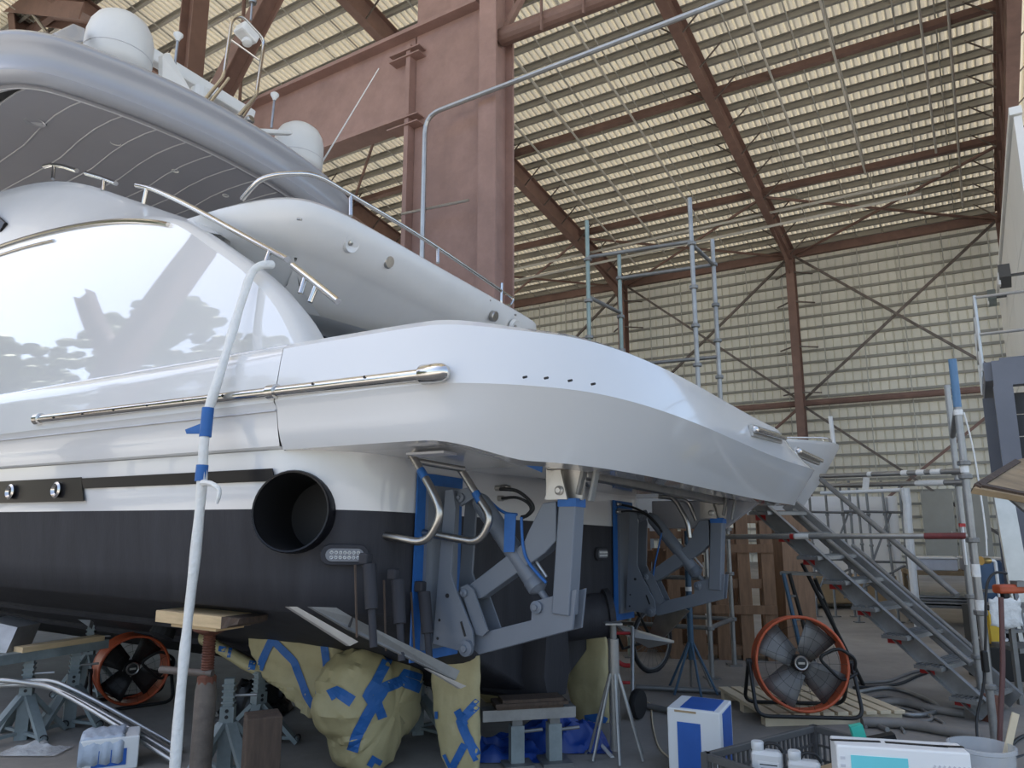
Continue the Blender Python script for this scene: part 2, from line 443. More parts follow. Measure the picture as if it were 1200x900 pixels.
# ---------------- portal frames
FLAB = ['dark red-brown steel portal frame closest to the white panelled wall', 'red-brown steel portal frame whose column stands behind the pointed white bow',
        'red-brown steel portal frame whose column stands behind the scaffold tower', 'red-brown steel portal frame above the radar dome on the port side',
        'red-brown steel portal frame second beyond the scaffold tower along the back wall']
for i, s in enumerate(FRAMES[:5]):
    t = thing('portal_frame', FLAB[i], 'steel frame', G(s, 29.6, 0), 0, 'steel portal frames of the shed')
    nA = -3.5
    top = lambda n: ZR(n, -.24)
    rb = MB()
    a = G(s, nA, top(nA) - .36); b = G(s, 29.6, top(29.6) - .36)
    rb.ibeam(a, b, .7, .26, .035, .02, sl_up, 0, 1)
    rb.prism([G(s, 29.5, top(29.5) - .68), G(s, 26.3, top(26.3) - .68), G(s, 29.5, top(29.5) - 1.35)], GW * .03, 1)
    rb.build('rafter', [M_raftl, M_raft], t)
    cb = MB(); cb.ibeam(G(s, 29.4, 0), G(s, 29.4, 12.1), .5, .3, .035, .02, GN, 0, 1)
    cb.build('column', [M_raftl if i in (1, 2) else M_raft, M_raft], t)
    if i < 4:
        for sd in (-1, 1):
            k = 0
            for n in [29.0 - 1.36 * q for q in range(15)]:
                MB().bar(G(s, n, top(n) - .66), G(s + sd * .75, n, top(n) + .02), .035, .035).build('fly_brace', M_rustg, t)
            if i in (1, 2):
                for z in (11.2, 10.0, 8.2, 6.4): MB().bar(G(s + sd * .12, 29.2, z), G(s + sd * .7, 29.95, z + .05), .05, .05).build('fly_brace', M_rustg, t)
    if i == 0:
        MB().prism([G(s - .02, 4, top(4) - .6), G(s - .02, 29.4, top(29.4) - .6), G(s - .02, 29.4, top(29.4) - 2.6), G(s - .02, 4, top(4) - 2.6)], GW * .03).build('deep_web', M_raft, t)
        MB().bar(G(s, 4, top(4) - 2.6), G(s, 29.4, top(29.4) - 2.6), .26, .04, sl_up).build('bottom_flange', M_raftl, t)
        for n in [27 - 2.1 * q for q in range(10)]: MB().bar(G(s + .06, n, top(n) - .7), G(s + .06, n + 1.2, top(n) - 2.5), .05, .05, GW).build('web_brace', M_raftl, t)
        for n in [28 - 2.1 * q for q in range(11)]:
            MB().bar(G(s + .13, n, top(n) - .66), G(s + .13, n + .25, top(n) - .05), .02, .05, GW).build('stiffener', M_raftl, t)
# ---------------- big primed girder and column beside the yacht
t = thing('steel_column', 'tall mauve primed plate-girder column standing behind the yacht', 'column', G(7.3, 10, 0))
c = MB(); c.bar(G(7.68, 10, 0), G(7.68, 10, 15.6), .05, 1.56, GW); c.build('web', M_steel, t)
c = MB(); c.bar(G(8.52, 10, 0), G(8.52, 10, 10.7), .42, .1, GW); c.build('flange', M_steel, t)
c = MB()
c.bar(G(6.6, 9.72, 0), G(6.6, 9.72, 15.6), .05, .36, GW).bar(G(6.6, 10.28, 0), G(6.6, 10.28, 15.6), .05, .36, GW).bar(G(6.6, 10, 0), G(6.6, 10, 15.6), .53, .05, GW).bar(G(6.8, 9.95, 0), G(6.8, 9.95, 15.6), .1, .06, GW)
c.build('box_post', M_steel, t)
for z in (9.0, 9.15, 10.45, 10.58):
    MB().box(G(8.6, 9.9, z), (.75, .3, .025), 0, Matrix.Rotation(radians(147.9), 3, 'Z')).build('splice_plate', M_steel, t)
c = MB()
for z in (7.0,): c.tube([G(8.4, 9.6, z + .1), G(6.9, 9.6, z)], .025, 6)
c.build('tie_rod', M_plate, t)
t = thing('steel_girder', 'deep mauve primed plate girder running from the tall column over the hardtop', 'girder', G(12, 10, 9.0))
c = MB(); c.bar(G(8.5, 10, 10.1), G(24, 10, 10.1), .04, 1.75); c.build('web', M_steel, t)
c = MB(); c.bar(G(6.9, 10, 11.0), G(24, 10, 11.0), .5, .08); c.build('top_flange', M_steel, t)
c = MB(); c.bar(G(8.5, 10, 9.2), G(24, 10, 9.2), .45, .08); c.build('bottom_flange', M_steel, t)
c = MB()
for s in (9.6, 12.4, 15.2, 18): c.bar(G(s, 9.88, 9.25), G(s, 9.88, 10.95), .2, .02, GW)
t2 = thing('round_strut', 'thick round mauve pipe strut clamped to the top of the tall column', 'pipe', G(2, 10, 10))
MB().tube([G(6.5, 10, 10.2), G(-1.7, 10, 10.0)], .16, 14).build('pipe', M_raftl, t2)
for s in (5.55, 4.75):
    MB().bar(G(s, 9.8, 9.85), G(s, 9.8, 10.5), .05, .03, GW).build('clamp', M_raft, t2)
MB().bar(G(6.4, 10, 10.35), G(5.5, 10, 11.6), .1, .1, GN).build('gusset', M_raft, t2)
# slender posts and raking braces rising past the girder
w0_ = gn(224, 60, 9.4)
t = thing('steel_post', 'brown steel post rising behind the large radome', 'steel post', (w0_.x, w0_.y, 0))
MB().ibeam(V3(w0_.x, w0_.y, 0), V3(w0_.x, w0_.y, 15.7), .5, .42, .04, .03, GW, 0, 1).build('section', [M_raftl, M_raft], t)
a_, b_ = gn(322, -14, 9.2), gn(250, 125, 9.2)
t = thing('raking_brace', 'dark raking steel brace behind the searchlight hoop', 'steel brace', b_)
MB().ibeam(b_ + (b_ - a_) * .15, a_, .42, .34, .03, .02, GN, 0, 1).build('section', [M_raft, M_raft], t)
t = thing('overhead_truss', 'dark brown crossed roof beams above the hardtop port corner', 'roof beams', gn(30, 60, 8.7))
for pts, w in ((((-60, 5), (112, 22)), .75), (((18, -40), (34, 120)), .55), (((-30, 150), (70, 55)), .3)):
    MB().ibeam(gn(*pts[0], 8.7), gn(*pts[1], 8.7), w, w * .6, .04, .03, GN, 0, 1).build('beam', [M_raft, M_raft], t)
MB().tube([gn(30, 5, 8.4), gn(60, 45, 8.4)], .05, 8).build('pipe', M_plate, t)
# ---------------- pipes under the roof
def pipe(name, pts, r, lab, m=M_pipe, hang=None, cat='pipe', bnd=.12):
    t = thing(name, lab, cat, Vector(pts[0]))
    MB().tube(bend(pts, bnd) if len(pts) > 2 else pts, r, 8).build('pipe', m, t)
    for h in (hang or []): MB().tube([h, h + V3(0, 0, .75)], .015, 5).build('hanger', M_rod, t)
    return t
pipe('conduit_pipe', [G(7.85, 9.55, 0.2), G(7.86, 9.55, 8.86), G(2.0, 9.55, 8.95), G(-1.5, 9.55, 9.0)], .045, 'thin galvanised pipe climbing the tall column and bending along the roof', M_alu, bnd=.35)
pipe('sprinkler_main', [G(27, 26.0, 12.3), G(0, 26.0, 12.55)], .055, 'upper of two pale sprinkler mains hung below the roof', M_pipe, [G(s, 26, 12.4) for s in (16, 12, 10, 8, 6, 4, 2)])
pipe('sprinkler_main', [G(27, 26.0, 11.75), G(.6, 26.0, 12.05)], .055, 'lower of two pale sprinkler mains hung below the roof', M_pipe, [G(s, 26, 11.9) for s in (9, 5, 1)])
for k, (s, na, nb) in enumerate([(3.75, 12, 24.2), (2.1, 10, 25.3), (.05, 9, 25.0), (-.55, 10, 28.6), (7.9, 9, 26), (9.9, 9, 27.5), (11.4, 14, 28)]):
    pipe('sprinkler_branch', [G(s, na, ZR(na, -.5)), G(s, nb, ZR(nb, -.5))], .035,
         ['pale branch pipe under the roof above the pointed white bow', 'pale branch pipe under the roof left of the white wall', 'long pale branch pipe under the roof beside the white wall',
          'pale branch pipe under the roof closest to the white wall', 'pale branch pipe under the roof behind the tall column box post', 'pale branch pipe under the roof right of the tall column',
          'pale branch pipe under the roof by the scaffold tower frame'][k], M_pipe)
# ---------------- white panelled wall and grey steel mezzanine on the right
w = struct('wall_right', tuple(G(-1.0, 18, 0)))
for i in range(4):
    for j in range(5):
        na = 12.4 + i * 2.6; z0 = j * 1.5
        MB().box(G(-1.05, na + 1.29, z0 + .745), (.1, 2.58, 1.48), 0, Matrix.Rotation(radians(147.9), 3, 'Z')).build('wall_panel', M_white, w)
MB().bar(G(-1.03, 12.35, 7.56), G(-1.03, 22.9, 7.56), .16, .12).build('coping', M_white, w)
for n, z in ((13.9, 5.5), (19.5, 6.6), (20.5, 4.4)):
    t = thing('flood_light', ['black floodlight bracketed low on the white panelled wall', 'grey floodlight bracketed near the top of the white wall', 'small floodlight on the white wall above the handrail'][[13.9, 19.5, 20.5].index(n)], 'light', G(-.9, n, z))
    MB().box(G(-.72, n, z), (.16, .3, .26), 0, Matrix.Rotation(radians(147.9), 3, 'Z') @ Matrix.Rotation(.4, 3, 'X')).build('housing', M_lamp if n < 15 else M_stand, t)
    MB().bar(G(-1.0, n, z), G(-.72, n, z), .04, .04).build('bracket', M_lamp, t)
    MB().box(G(-.64, n, z - .06), (.03, .25, .2), 0, Matrix.Rotation(radians(147.9), 3, 'Z')).build('lens', M_white, t)
t = thing('steel_mezzanine', 'blue-grey steel frame with dark roller shutter and handrail in front of the white wall', 'mezzanine', G(-1.5, 12, 0))
e0 = aty(1163, 440, 9.8); e1 = e0 - GW * 3.2
zt = 3.72
base = V3(e0.x, e0.y, 0)
MB().bar(base + V3(0, 0, zt - .17), base - GW * 3.2 + V3(0, 0, zt - .17), .22, .34).build('front_beam', M_steelg, t)
MB().bar(base - GW * .1 + V3(0, 0, 0), base - GW * .1 + V3(0, 0, zt - .34), .22, .22, GN).build('post', M_steelg, t)
MB().bar(base - GW * 2.9 + V3(0, 0, 0), base - GW * 2.9 + V3(0, 0, zt - .34), .22, .22, GN).build('post', M_steelg, t)
MB().bar(base + GN * 1.1 + V3(0, 0, 0) + GW * .05, base + GN * 1.1 + GW * .05 + V3(0, 0, zt - .34), .16, .16, GN).build('post', M_steelg, t)
MB().bar(base + V3(0, 0, zt - .12), base + GN * 2.4 + V3(0, 0, zt - .12), .18, .26).build('side_beam', M_steelg, t)
MB().box(base - GW * 1.6 + GN * .9 + V3(0, 0, zt + .02), (3.0, 1.9, .05), 0, Matrix.Rotation(radians(147.9), 3, 'Z')).build('deck', M_steelg, t)
sh = struct
for k in range(11): MB().bar(base - GW * .2 + GN * .18 + V3(0, 0, .16 + .3 * k), base - GW * 2.8 + GN * .18 + V3(0, 0, .16 + .3 * k), .05, .285).build('shutter_slat', M_dark, t)
for z in (.42, .95):
    MB().tube([base + GN * .05 + GW * .1 + V3(0, 0, zt + z), base + GN * .05 - GW * 3 + V3(0, 0, zt + z)], .022, 8).build('handrail', M_alu, t)
    MB().tube([base + GN * .05 + GW * .1 + V3(0, 0, zt + z), base + GN * 2.4 + GW * .1 + V3(0, 0, zt + z)], .022, 8).build('handrail', M_alu, t)
for q in (0, 1.1, 2.3): MB().tube([base + GN * (q + .05) + GW * .1 + V3(0, 0, zt - .1), base + GN * (q + .05) + GW * .1 + V3(0, 0, zt + .98)], .022, 8).build('handrail_post', M_alu, t)
MB().tube([base + GN * .05 - GW * 1.5 + V3(0, 0, zt), base + GN * .05 - GW * 1.5 + V3(0, 0, zt + .98)], .022, 8).build('handrail_post', M_alu, t)
# ---------------- trees and a front column outside the open side (seen mirrored in the yacht's topsides)
def tree(loc, h, r, lab, seed):
    rnd = random.Random(seed)
    t = thing('broadleaf_tree', lab, 'tree', loc, 0, 'trees outside the open side of the shed')
    MB().tube([V3(0, 0, 0), V3(.1, 0, h * .3), V3(0, .2, h * .6)], [.3, .22, .1], 8).build('trunk', M_bark, t, local=True)
    m_ = MB()
    for i in range(300):
        a = rnd.uniform(0, 2 * pi); q = rnd.uniform(0, 1) ** .6; z = rnd.uniform(.32, 1)
        rr = r * q * sqrt(max(.05, 1 - ((z - .6) / .45) ** 2))
        c = V3(cos(a) * rr, sin(a) * rr, z * h); s_ = r * rnd.uniform(.07, .15)
        pr = [(s_ * sin(pi * j / 4) * (1 + .2 * rnd.uniform(-1, 1)), -s_ * cos(pi * j / 4) * .8) for j in range(5)]
        m_.lathe(pr, c, (rnd.uniform(-.4, .4), rnd.uniform(-.4, .4), 1), 7, cap=False)
    m_.build('crown', M_leaf, t, local=True)
for i, (s, n, h, r) in enumerate([(29, -11.5, 15, 4), (37, -10, 13, 3.8), (36, -20, 14, 4.5), (27, -22, 12, 4), (45, -14, 14, 4), (46, -24, 14, 4.5), (22, -12.0, 11.0, 2.8)]):
    tree(G(s, n, 0), h, r, ['tall broadleaf tree mirrored in the yacht side', 'rounded broadleaf tree mirrored beside the tallest one', 'spreading tree at the back of the yard', 'lower leafy tree near the yard edge', 'leafy tree farthest along the yard', 'broad tree behind the spreading one', 'high tree closing the yard row'][i], i)
t = thing('front_column', 'salmon steel column with raking brace at the open side of the shed', 'column', G(14.5, -2.6, 0))
MB().ibeam(G(14.5, -2.6, 0), G(14.5, -2.6, ZR(-2.6, -.9)), .9, .5, .04, .03, GW).build('column', M_raftl, t)
MB().ibeam(G(14.9, -2.6, 6.0), G(18.5, -2.6, 9.2), .4, .3, .03, .02).build('brace', M_raft, t)
# ================================================================== THE YACHT (local frame: x forward, y port, z up)
yacht = thing('motor_yacht', 'large white motor yacht with black antifouled hull propped up on stands', 'yacht', M=YM)
def Y(mb, name, m, parent=None, **k): return mb.build(name, m, parent or yacht, local=True, **k)
# ---------- hull plan outlines: half breadth along u, with rounded stern corner
LB = 15.0
def half_outline(W, r, ub=LB, tip=.02, n=8, umid=7.0):
    pts = []
    for i in range(15):                      # bow -> start of stern corner, port side
        u = ub + (r - ub) * (i / 14) ** .9
        w = W if u < umid else W * max(0.0, 1 - ((u - umid) / (ub - umid)) ** 2.2) + tip
        pts.append((u, w))
    pts[-1] = (r, W)
    for k in range(1, n + 1):
        a = pi / 2 * k / n
        pts.append((r - r * sin(a), W - r + r * cos(a)))
    return pts
def ring(W, r, z, ub=LB, inset=0.0, zf=None):
    h = half_outline(W - inset, r, ub)
    full = [(u + inset, p) for u, p in h] + [(u + inset, -p) for u, p in reversed(h)]
    return [V3(u, p, z + (zf(u) if zf else 0)) for u, p in full]
rise = lambda u: .045 * max(0, u - 5) ** 1.35
# chine up to the paint line, up to the knuckle
levels = [(2.20, .50, 1.12, 13.0), (2.235, .52, 1.30, 13.3), (2.265, .54, 1.50, 13.6), (2.29, .55, 1.665, 13.9), (2.31, .56, 1.80, 14.2), (2.32, .56, 1.99, 14.6)]
rows = [ring(W, r, z, ub, zf=(lambda u, q=(i < 2): rise(u) * (1.0 if q else .6))) for i, (W, r, z, ub) in enumerate(levels)]
mb = MB(); mb.grid(rows, mf=lambda i, j: (1 if j < 18 else 0) if i < 3 else 2)
# chine flat and bottom panels to the keel
ch = rows[0]; H = len(ch) // 2
def keelz(u): return .34 + .02 * max(0, u - 7) ** 1.7
flat = [V3(v.x, v.y * .93, v.z - .035) for v in ch]
mb.grid([ch, flat], 0)
mid = [V3(v.x, v.y * .5, (v.z - .035) * .52 + keelz(v.x) * .48) for v in flat]
kl = [V3(v.x, 0, keelz(v.x)) for v in flat]
mb.grid([flat, mid, kl], 0)
hull = Y(mb, 'hull', [M_anti, M_antig, M_gel], smooth=32)
# spray strakes along the bottom
for (f, w) in ((.72, .05), (.42, .05)):
    pts = []
    for v in flat[:14]:
        if v.x < 1.6: break
        z = (v.z) * (f) + keelz(v.x) * (1 - f); pts.append(V3(v.x, v.y * f, z - .012))
    Y(MB().tube(pts, .035, 6), 'spray_strake', M_antig if f > .5 else M_anti, hull)
# boot stripe: two black bands with portholes
def stripe(u0, u1, za, zb, cut):
    m_ = MB(); N = 14; lo = []; hi = []
    for i in range(N + 1):
        u = u0 + (u1 - u0) * i / N
        lo.append(V3(u + (cut if i == N else 0), 2.325, za)); hi.append(V3(u, 2.332, zb))
    m_.grid([lo, hi]); return m_
s1 = Y(stripe(8, 2.40, 1.73, 1.893, -.06), 'boot_stripe', M_black, hull, solid=.006)
s2 = Y(stripe(2.46, .50, 1.815, 1.885, -.02), 'boot_stripe', M_black, hull, solid=.006)
for k in range(3):
    u = bp(14, 577, 2.33).x + k * .9 if k == 2 else bp((14, 68)[k], (577, 574)[k], 2.33).x
    ph = Y(MB().lathe([(.03, .0), (.052, .004), (.058, .02), (.045, .03), (.038, .02), (.03, .012)], (u, 2.328, 1.81), (0, 1, 0), 20, cap=False), 'porthole', M_ss, hull, smooth=40)
    Y(MB().lathe([(.001, .01), (.04, .012)], (u, 2.328, 1.81), (0, 1, 0), 16, cap=False), 'porthole_glass', M_black, hull)
# exhaust outlet on the rounded quarter
cx = V3(.56 - .56 * sin(radians(20)), 1.745 + .56 * cos(radians(20)), 1.65); na = V3(-sin(radians(24)), cos(radians(24)), .02)
ex = bhit(345, 598, 1, 2.2)
Y(MB().lathe([(.205, -.12), (.208, .05), (.218, .052), (.224, .04), (.226, -.12)], cx, na, 36, cap=False), 'exhaust_outlet', M_black, hull, smooth=40)
# the outlet is a real hole: cut it out of the hull shell, the pipe runs on inside
ct = MB().lathe([(.206, -.45), (.206, .2)], cx, na, 36).build('cutter', M_anti, yacht, local=True)
bo = hull.modifiers.new('cut', 'BOOLEAN'); bo.operation = 'DIFFERENCE'; bo.solver = 'EXACT'; bo.object = ct
bpy.context.view_layer.update()
_cm = bpy.data.meshes.new_from_object(hull.evaluated_get(bpy.context.evaluated_depsgraph_get()))
hull.modifiers.clear(); hull.data = _cm
bpy.data.objects.remove(ct)
Y(MB().lathe([(.001, -.44), (.203, -.44), (.204, -.40), (.205, .045)], cx, na, 36, cap=False), 'exhaust_pipe', M_rub, hull, smooth=40)
# underwater LED light on the quarter
def pill(mb, c, x, y, n_, L, R, t, m=0, k=10):
    c = Vector(c); x = Vector(x).normalized(); y = Vector(y).normalized(); n_ = Vector(n_).normalized()
    pts = [c + x * (L + R * cos(a)) + y * R * sin(a) for a in [(-pi / 2 + pi * i / k) for i in range(k + 1)]] + [c + x * (-L + R * cos(a)) + y * R * sin(a) for a in [(pi / 2 + pi * i / k) for i in range(k + 1)]]
    mb.prism([p + n_ * t / 2 for p in pts], n_ * t, m); return mb
def led(pos, nrm, par):
    nrm = Vector(nrm).normalized(); x = V3(-nrm.y, nrm.x, 0)
    b = Y(pill(MB(), pos - nrm * .015, x, (0, 0, 1), nrm, .075, .055, .035), 'underwater_light', M_anti, par, bevel=.006)
    Y(pill(MB(), pos + nrm * .018, x, (0, 0, 1), nrm, .068, .034, .01), 'light_lens', M_led, par)
    m_ = MB()
    for r_ in (-1, 1):
        for i in range(7): m_.lathe([(.010, 0), (.0085, .004), (.006, .0)], pos + nrm * .028 + x * (i - 3) * .0235 + V3(0, 0, r_ * .013), nrm, 8)
    Y(m_, 'led_array', M_wht, par)
a_ = radians(46)
led(V3(.53 - .548 * sin(a_), 1.72 + .548 * cos(a_), 1.425), (-sin(a_), cos(a_), -.05), hull)
led(V3(-.005, -.95, 1.42), (-1, 0, 0), hull)
# trim-tab tunnel panels and three steering rams on the transom
for k, (xt, yt, xb, yb) in enumerate(((433, 662, 437, 742), (466, 680, 470, 758), (497, 694, 503, 768))):
    a = bu(xt, yt, -.08); b = bu(xb, yb, -.16)
    r_ = Y(MB().tube([a, a + (b - a) * .66], [.036, .033], 14), 'trim_ram', M_anti, hull, smooth=40)
    Y(MB().tube([a + (b - a) * .64, b + (b - a) * .2], .02, 10), 'ram_rod', M_anti, hull, smooth=40)
    Y(MB().box(a + V3(.03, 0, .03), (.06, .05, .06)), 'ram_bracket', M_anti, hull, bevel=.01)
    Y(MB().bar(a + V3(.05, .055, 0), b + V3(.06, .05, -.02), .008, .010), 'hydraulic_line', M_dkwood, hull)
# trim tab: long bright-edged plate under the near quarter
def tabu(x, y): return bu(x, y, .14 - .50 * (x - 338) / 205)
Y(MB().prism([tabu(336, 711), tabu(346, 711), tabu(418, 752), tabu(408, 757)], (.015, .01, .0)), 'trim_tab', M_plate, hull)
Y(MB().prism([tabu(362, 711), tabu(392, 712), tabu(412, 724), tabu(537, 786), tabu(532, 797), tabu(408, 738)], (.015, .01, 0)), 'trim_tab', M_galvd, hull)
Y(MB().prism([tabu(498, 783), tabu(532, 798), tabu(545, 804), tabu(538, 807)], (.012, .01, 0)), 'tab_edge', M_plate, hull)
Y(MB().tube([tabu(409, 735), tabu(413, 723)], .006, 6), 'tab_hinge', M_hole, hull)
# stern thruster tube and keel skeg
tc_ = bu(690, 722, -.22)
th = Y(MB().lathe([(.11, -.30), (.15, -.28), (.17, -.2), (.165, .12), (.19, .13), (.195, .17), (.16, .18), (.13, .10), (.05, .05)], tc_, (-.75, -.55, .1), 28, cap=False), 'thruster_tube', M_anti, hull, smooth=40)
Y(MB().lathe([(.0, .02), (.03, .03), (.03, .1), (.012, .12)], tc_, (-.75, -.55, .1), 10), 'thruster_hub', M_ssd, hull)
sk = MB(); sk.grid([[V3(u, p + .2, z) for (p, z) in ((-.16, .9), (-.2, .6), (-.13, .44), (.13, .44), (.2, .6), (.16, .9))] for u in (1.6, .5, -.05, -.18)])
sk.add([V3(-.18, p + .2, z) for (p, z) in ((-.16, .9), (-.2, .6), (-.13, .44), (.13, .44), (.2, .6), (.16, .9))], [(0, 1, 2, 3, 4, 5)])
Y(sk, 'skeg', M_anti, hull, smooth=40)
# sea-water intake and anode under the hull
Y(MB().prism([bp(93, 727, 1.55), bp(106, 736, 1.52), bp(108, 728, 1.5)], (0, .03, .02)), 'anode', M_alu, hull)
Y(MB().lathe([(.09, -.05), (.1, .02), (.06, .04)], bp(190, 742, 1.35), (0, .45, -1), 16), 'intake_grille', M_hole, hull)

# ---------- upper topside band (bulwark) with sheer line, forward of the seam
US = .425
prof_side = [(.12, 2.60), (.05, 2.585), (.012, 2.55), (.0, 2.47), (-.018, 2.30), (-.022, 2.24), (.0, 2.215), (.025, 2.08), (.045, 2.005), (.09, 1.99)]
def band(pathfn, us, prof): return [[V3(*pathfn(u, o, z)) for u in us] for (o, z) in prof]
for sgn, nm in ((1, 'bulwark'), (-1, 'bulwark')):
    us = [US + .004 + (LB - US) * (i / 20) ** 1.5 for i in range(21)]
    def pf(u, o, z):
        w = (2.40 - o) if u < 7 else (2.40 * max(0, 1 - ((u - 7) / (LB - 7)) ** 2.2) - o * .5 + .04)
        return (u, sgn * w, z + rise(u) * .6)
    Y(MB().grid(band(pf, us, prof_side)), nm, M_gel, smooth=40)
# side deck
dk = MB(); us = [US + (LB - .4 - US) * i / 14 for i in range(15)]
dk.grid([[V3(u, sgn * (2.3 if u < 7 else 2.3 * max(0, 1 - ((u - 7) / (LB - 7)) ** 2.2)), 2.58 + rise(u) * .6) for u in us] for sgn in (-1, 0, 1)]); Y(dk, 'side_deck', M_cream)
# ---------- hydraulic swim platform forming the stern
path = crom([V3(US, 2.40, 0), V3(.0, 2.40, 0), V3(-.45, 2.395, 0), V3(-.80, 2.36, 0), V3(-1.06, 2.24, 0), V3(-1.24, 2.02, 0), V3(-1.345, 1.72, 0), V3(-1.41, 1.3, 0), V3(-1.45, .7, 0), V3(-1.47, -.1, 0), V3(-1.495, -.9, 0),
             V3(-1.54, -1.6, 0), V3(-1.60, -2.1, 0), V3(-1.60, -2.36, 0), V3(-1.45, -2.50, 0), V3(-1.0, -2.52, 0), V3(-.3, -2.46, 0), V3(US, -2.40, 0)], 5)
def pnorm(i):
    t = path[min(i + 1, len(path) - 1)] - path[max(i - 1, 0)]; t.normalize(); return V3(t.y, -t.x, 0)   # outward normal test below
aft = [max(0, min(1, (-p.x - .55) / .6)) for p in path]
def prow(o_side, o_aft, z_side, z_aft):
    r_ = []
    for i, p in enumerate(path):
        nr = pnorm(i)
        if nr.dot(V3(p.x - .3, p.y * .5, 0)) < 0: nr = -nr
        a = aft[i]; a = a * a * (3 - 2 * a)
        o = o_side * (1 - a) + o_aft * a; z = z_side * (1 - a) + z_aft * a
        dp = max(0.0, min(1.0, (-p.y - 1.35) / 1.1)); dp = dp * dp * (3 - 2 * dp) * a
        if z > 2.23: z -= .75 * dp * (z - 2.22); o += .10 * dp * (z - 2.22) / .3
        q = p - nr * o; r_.append(V3(q.x, q.y, z))
    return r_
PR = [(.30, .34, 2.56, 2.50), (.12, .20, 2.60, 2.545), (.05, .115, 2.585, 2.535), (.012, .06, 2.55, 2.505), (.0, .04, 2.47, 2.44), (-.016, .012, 2.30, 2.30), (-.020, .0, 2.245, 2.225), (.0, .010, 2.21, 2.21), (.022, .07, 2.10, 2.11), (.045, .14, 2.03, 2.0), (.07, .205, 1.985, 1.895), (.30, .36, 1.985, 1.89)]
rows = [prow(*q) for q in PR]
sp = Y(MB().grid(rows), 'swim_platform', M_gel, smooth=22)
def fill(row, nm, m, par): return Y(MB().add(row, [tuple(range(len(row)))]), nm, m, par)
fill([V3(p.x + .0, p.y, 2.5) for p in prow(.30, .34, 2.5, 2.5)], 'platform_deck', M_cream, sp)
Y(MB().grid([rows[-1], [V3(p.x * .6 - .1, p.y * .6, 1.96) for p in rows[-1]], [V3(-.3, p.y * .02, 1.97) for p in rows[-1]]]), 'platform_underside', M_gel, sp)
Y(MB().grid([[r[0] for r in rows], [V3(r[0].x, r[0].y * .82, r[0].z) for r in rows]]), 'platform_end', M_gel, sp)
# dark tube painted in as the shade of the gap between platform and hull
Y(MB().tube([V3(US + .002, 2.335 - o * .3, z) for o, z in prof_side[1:]], .012, 6), 'seam_gap_shade', M_rub, sp)
# recessed stainless fairleads at the starboard end of the stern
for (x0, y0, x1, y1) in ((893, 503, 908, 510), (945, 529, 953, 537)):
    a = bu(x0 - 12, y0 - 4, -1.475); b = bu(x1 + 4, y1, -1.475)
    a = V3(-1.47, a.y, a.z - .03); b = V3(-1.49, b.y, b.z - .03)
    d_ = V3(0, 0, .045)
    Y(MB().prism([a - d_, b - d_, b + d_ * .9, a + d_ * .9], (.03, 0, 0)), 'fairlead_plate', M_plate, sp)
    Y(MB().tube([a + V3(-.035, 0, 0), b + V3(-.035, 0, 0)], .022, 10), 'fairlead_roller', M_ss, sp, smooth=40)
    Y(MB().lathe([(.024, -.01), (.024, .015), (.012, .02)], a + V3(-.03, 0, 0), (0, 1, 0), 12), 'roller_cap', M_ss, sp)
for i, (x, y) in enumerate(((615, 442), (640, 443), (668, 446), (695, 450))):
    q = bu(x, y, -1.36 + .27 * max(0, (690 - x) / 75)); 
    Y(MB().lathe([(.006, -.01), (.006, .012)], q, (-1, .3, 0), 8), 'bolt_hole_shade', M_hole, sp)
# port bollard cleat on the stern top seen above the edge
# ---------- stainless rub rail
def rail(pts, r, par, nm='rub_rail', m=M_ss, n=12): return Y(MB().tube(pts, r, n), nm, m, par, smooth=40)
ra = bp(46, 490, 2.43); rb_ = bp(323, 460, 2.43); rc = bp(512, 440, 2.42)
zr = 2.295
rr = rail([V3(ra.x, 2.43, zr + .02), V3(rb_.x, 2.43, zr), V3(rc.x, 2.43, zr - .01)], .03, yacht)
for u in (ra.x, rb_.x + .02):
    Y(MB().lathe([(.02, -.035), (.042, -.03), (.042, .03), (.02, .035)], (u, 2.43, zr + (.02 if u > 2 else 0)), (1, 0, 0), 14), 'rail_collar', M_ss, rr, smooth=40)
Y(MB().lathe([(.036, .085), (.046, .082), (.048, .078), (.048, -.015), (.043, -.045), (.030, -.065), (.012, -.074), (.0, -.075)], (rc.x, 2.43, zr - .01), (1, 0, 0), 24), 'rail_end_cap', M_ss, rr, smooth=38)
for i in range(9):
    u = ra.x - .25 - i * .36
    Y(MB().lathe([(.008, 0), (.006, .004)], (u, 2.46, zr + .008), (0, 1, 0), 8), 'rail_screw', M_blk, rr)
# fine mould line below the rail
Y(MB().tube([V3(8, 2.405, 2.20), V3(.43, 2.405, 2.195)], .006, 5), 'mould_line', M_seam, rr)

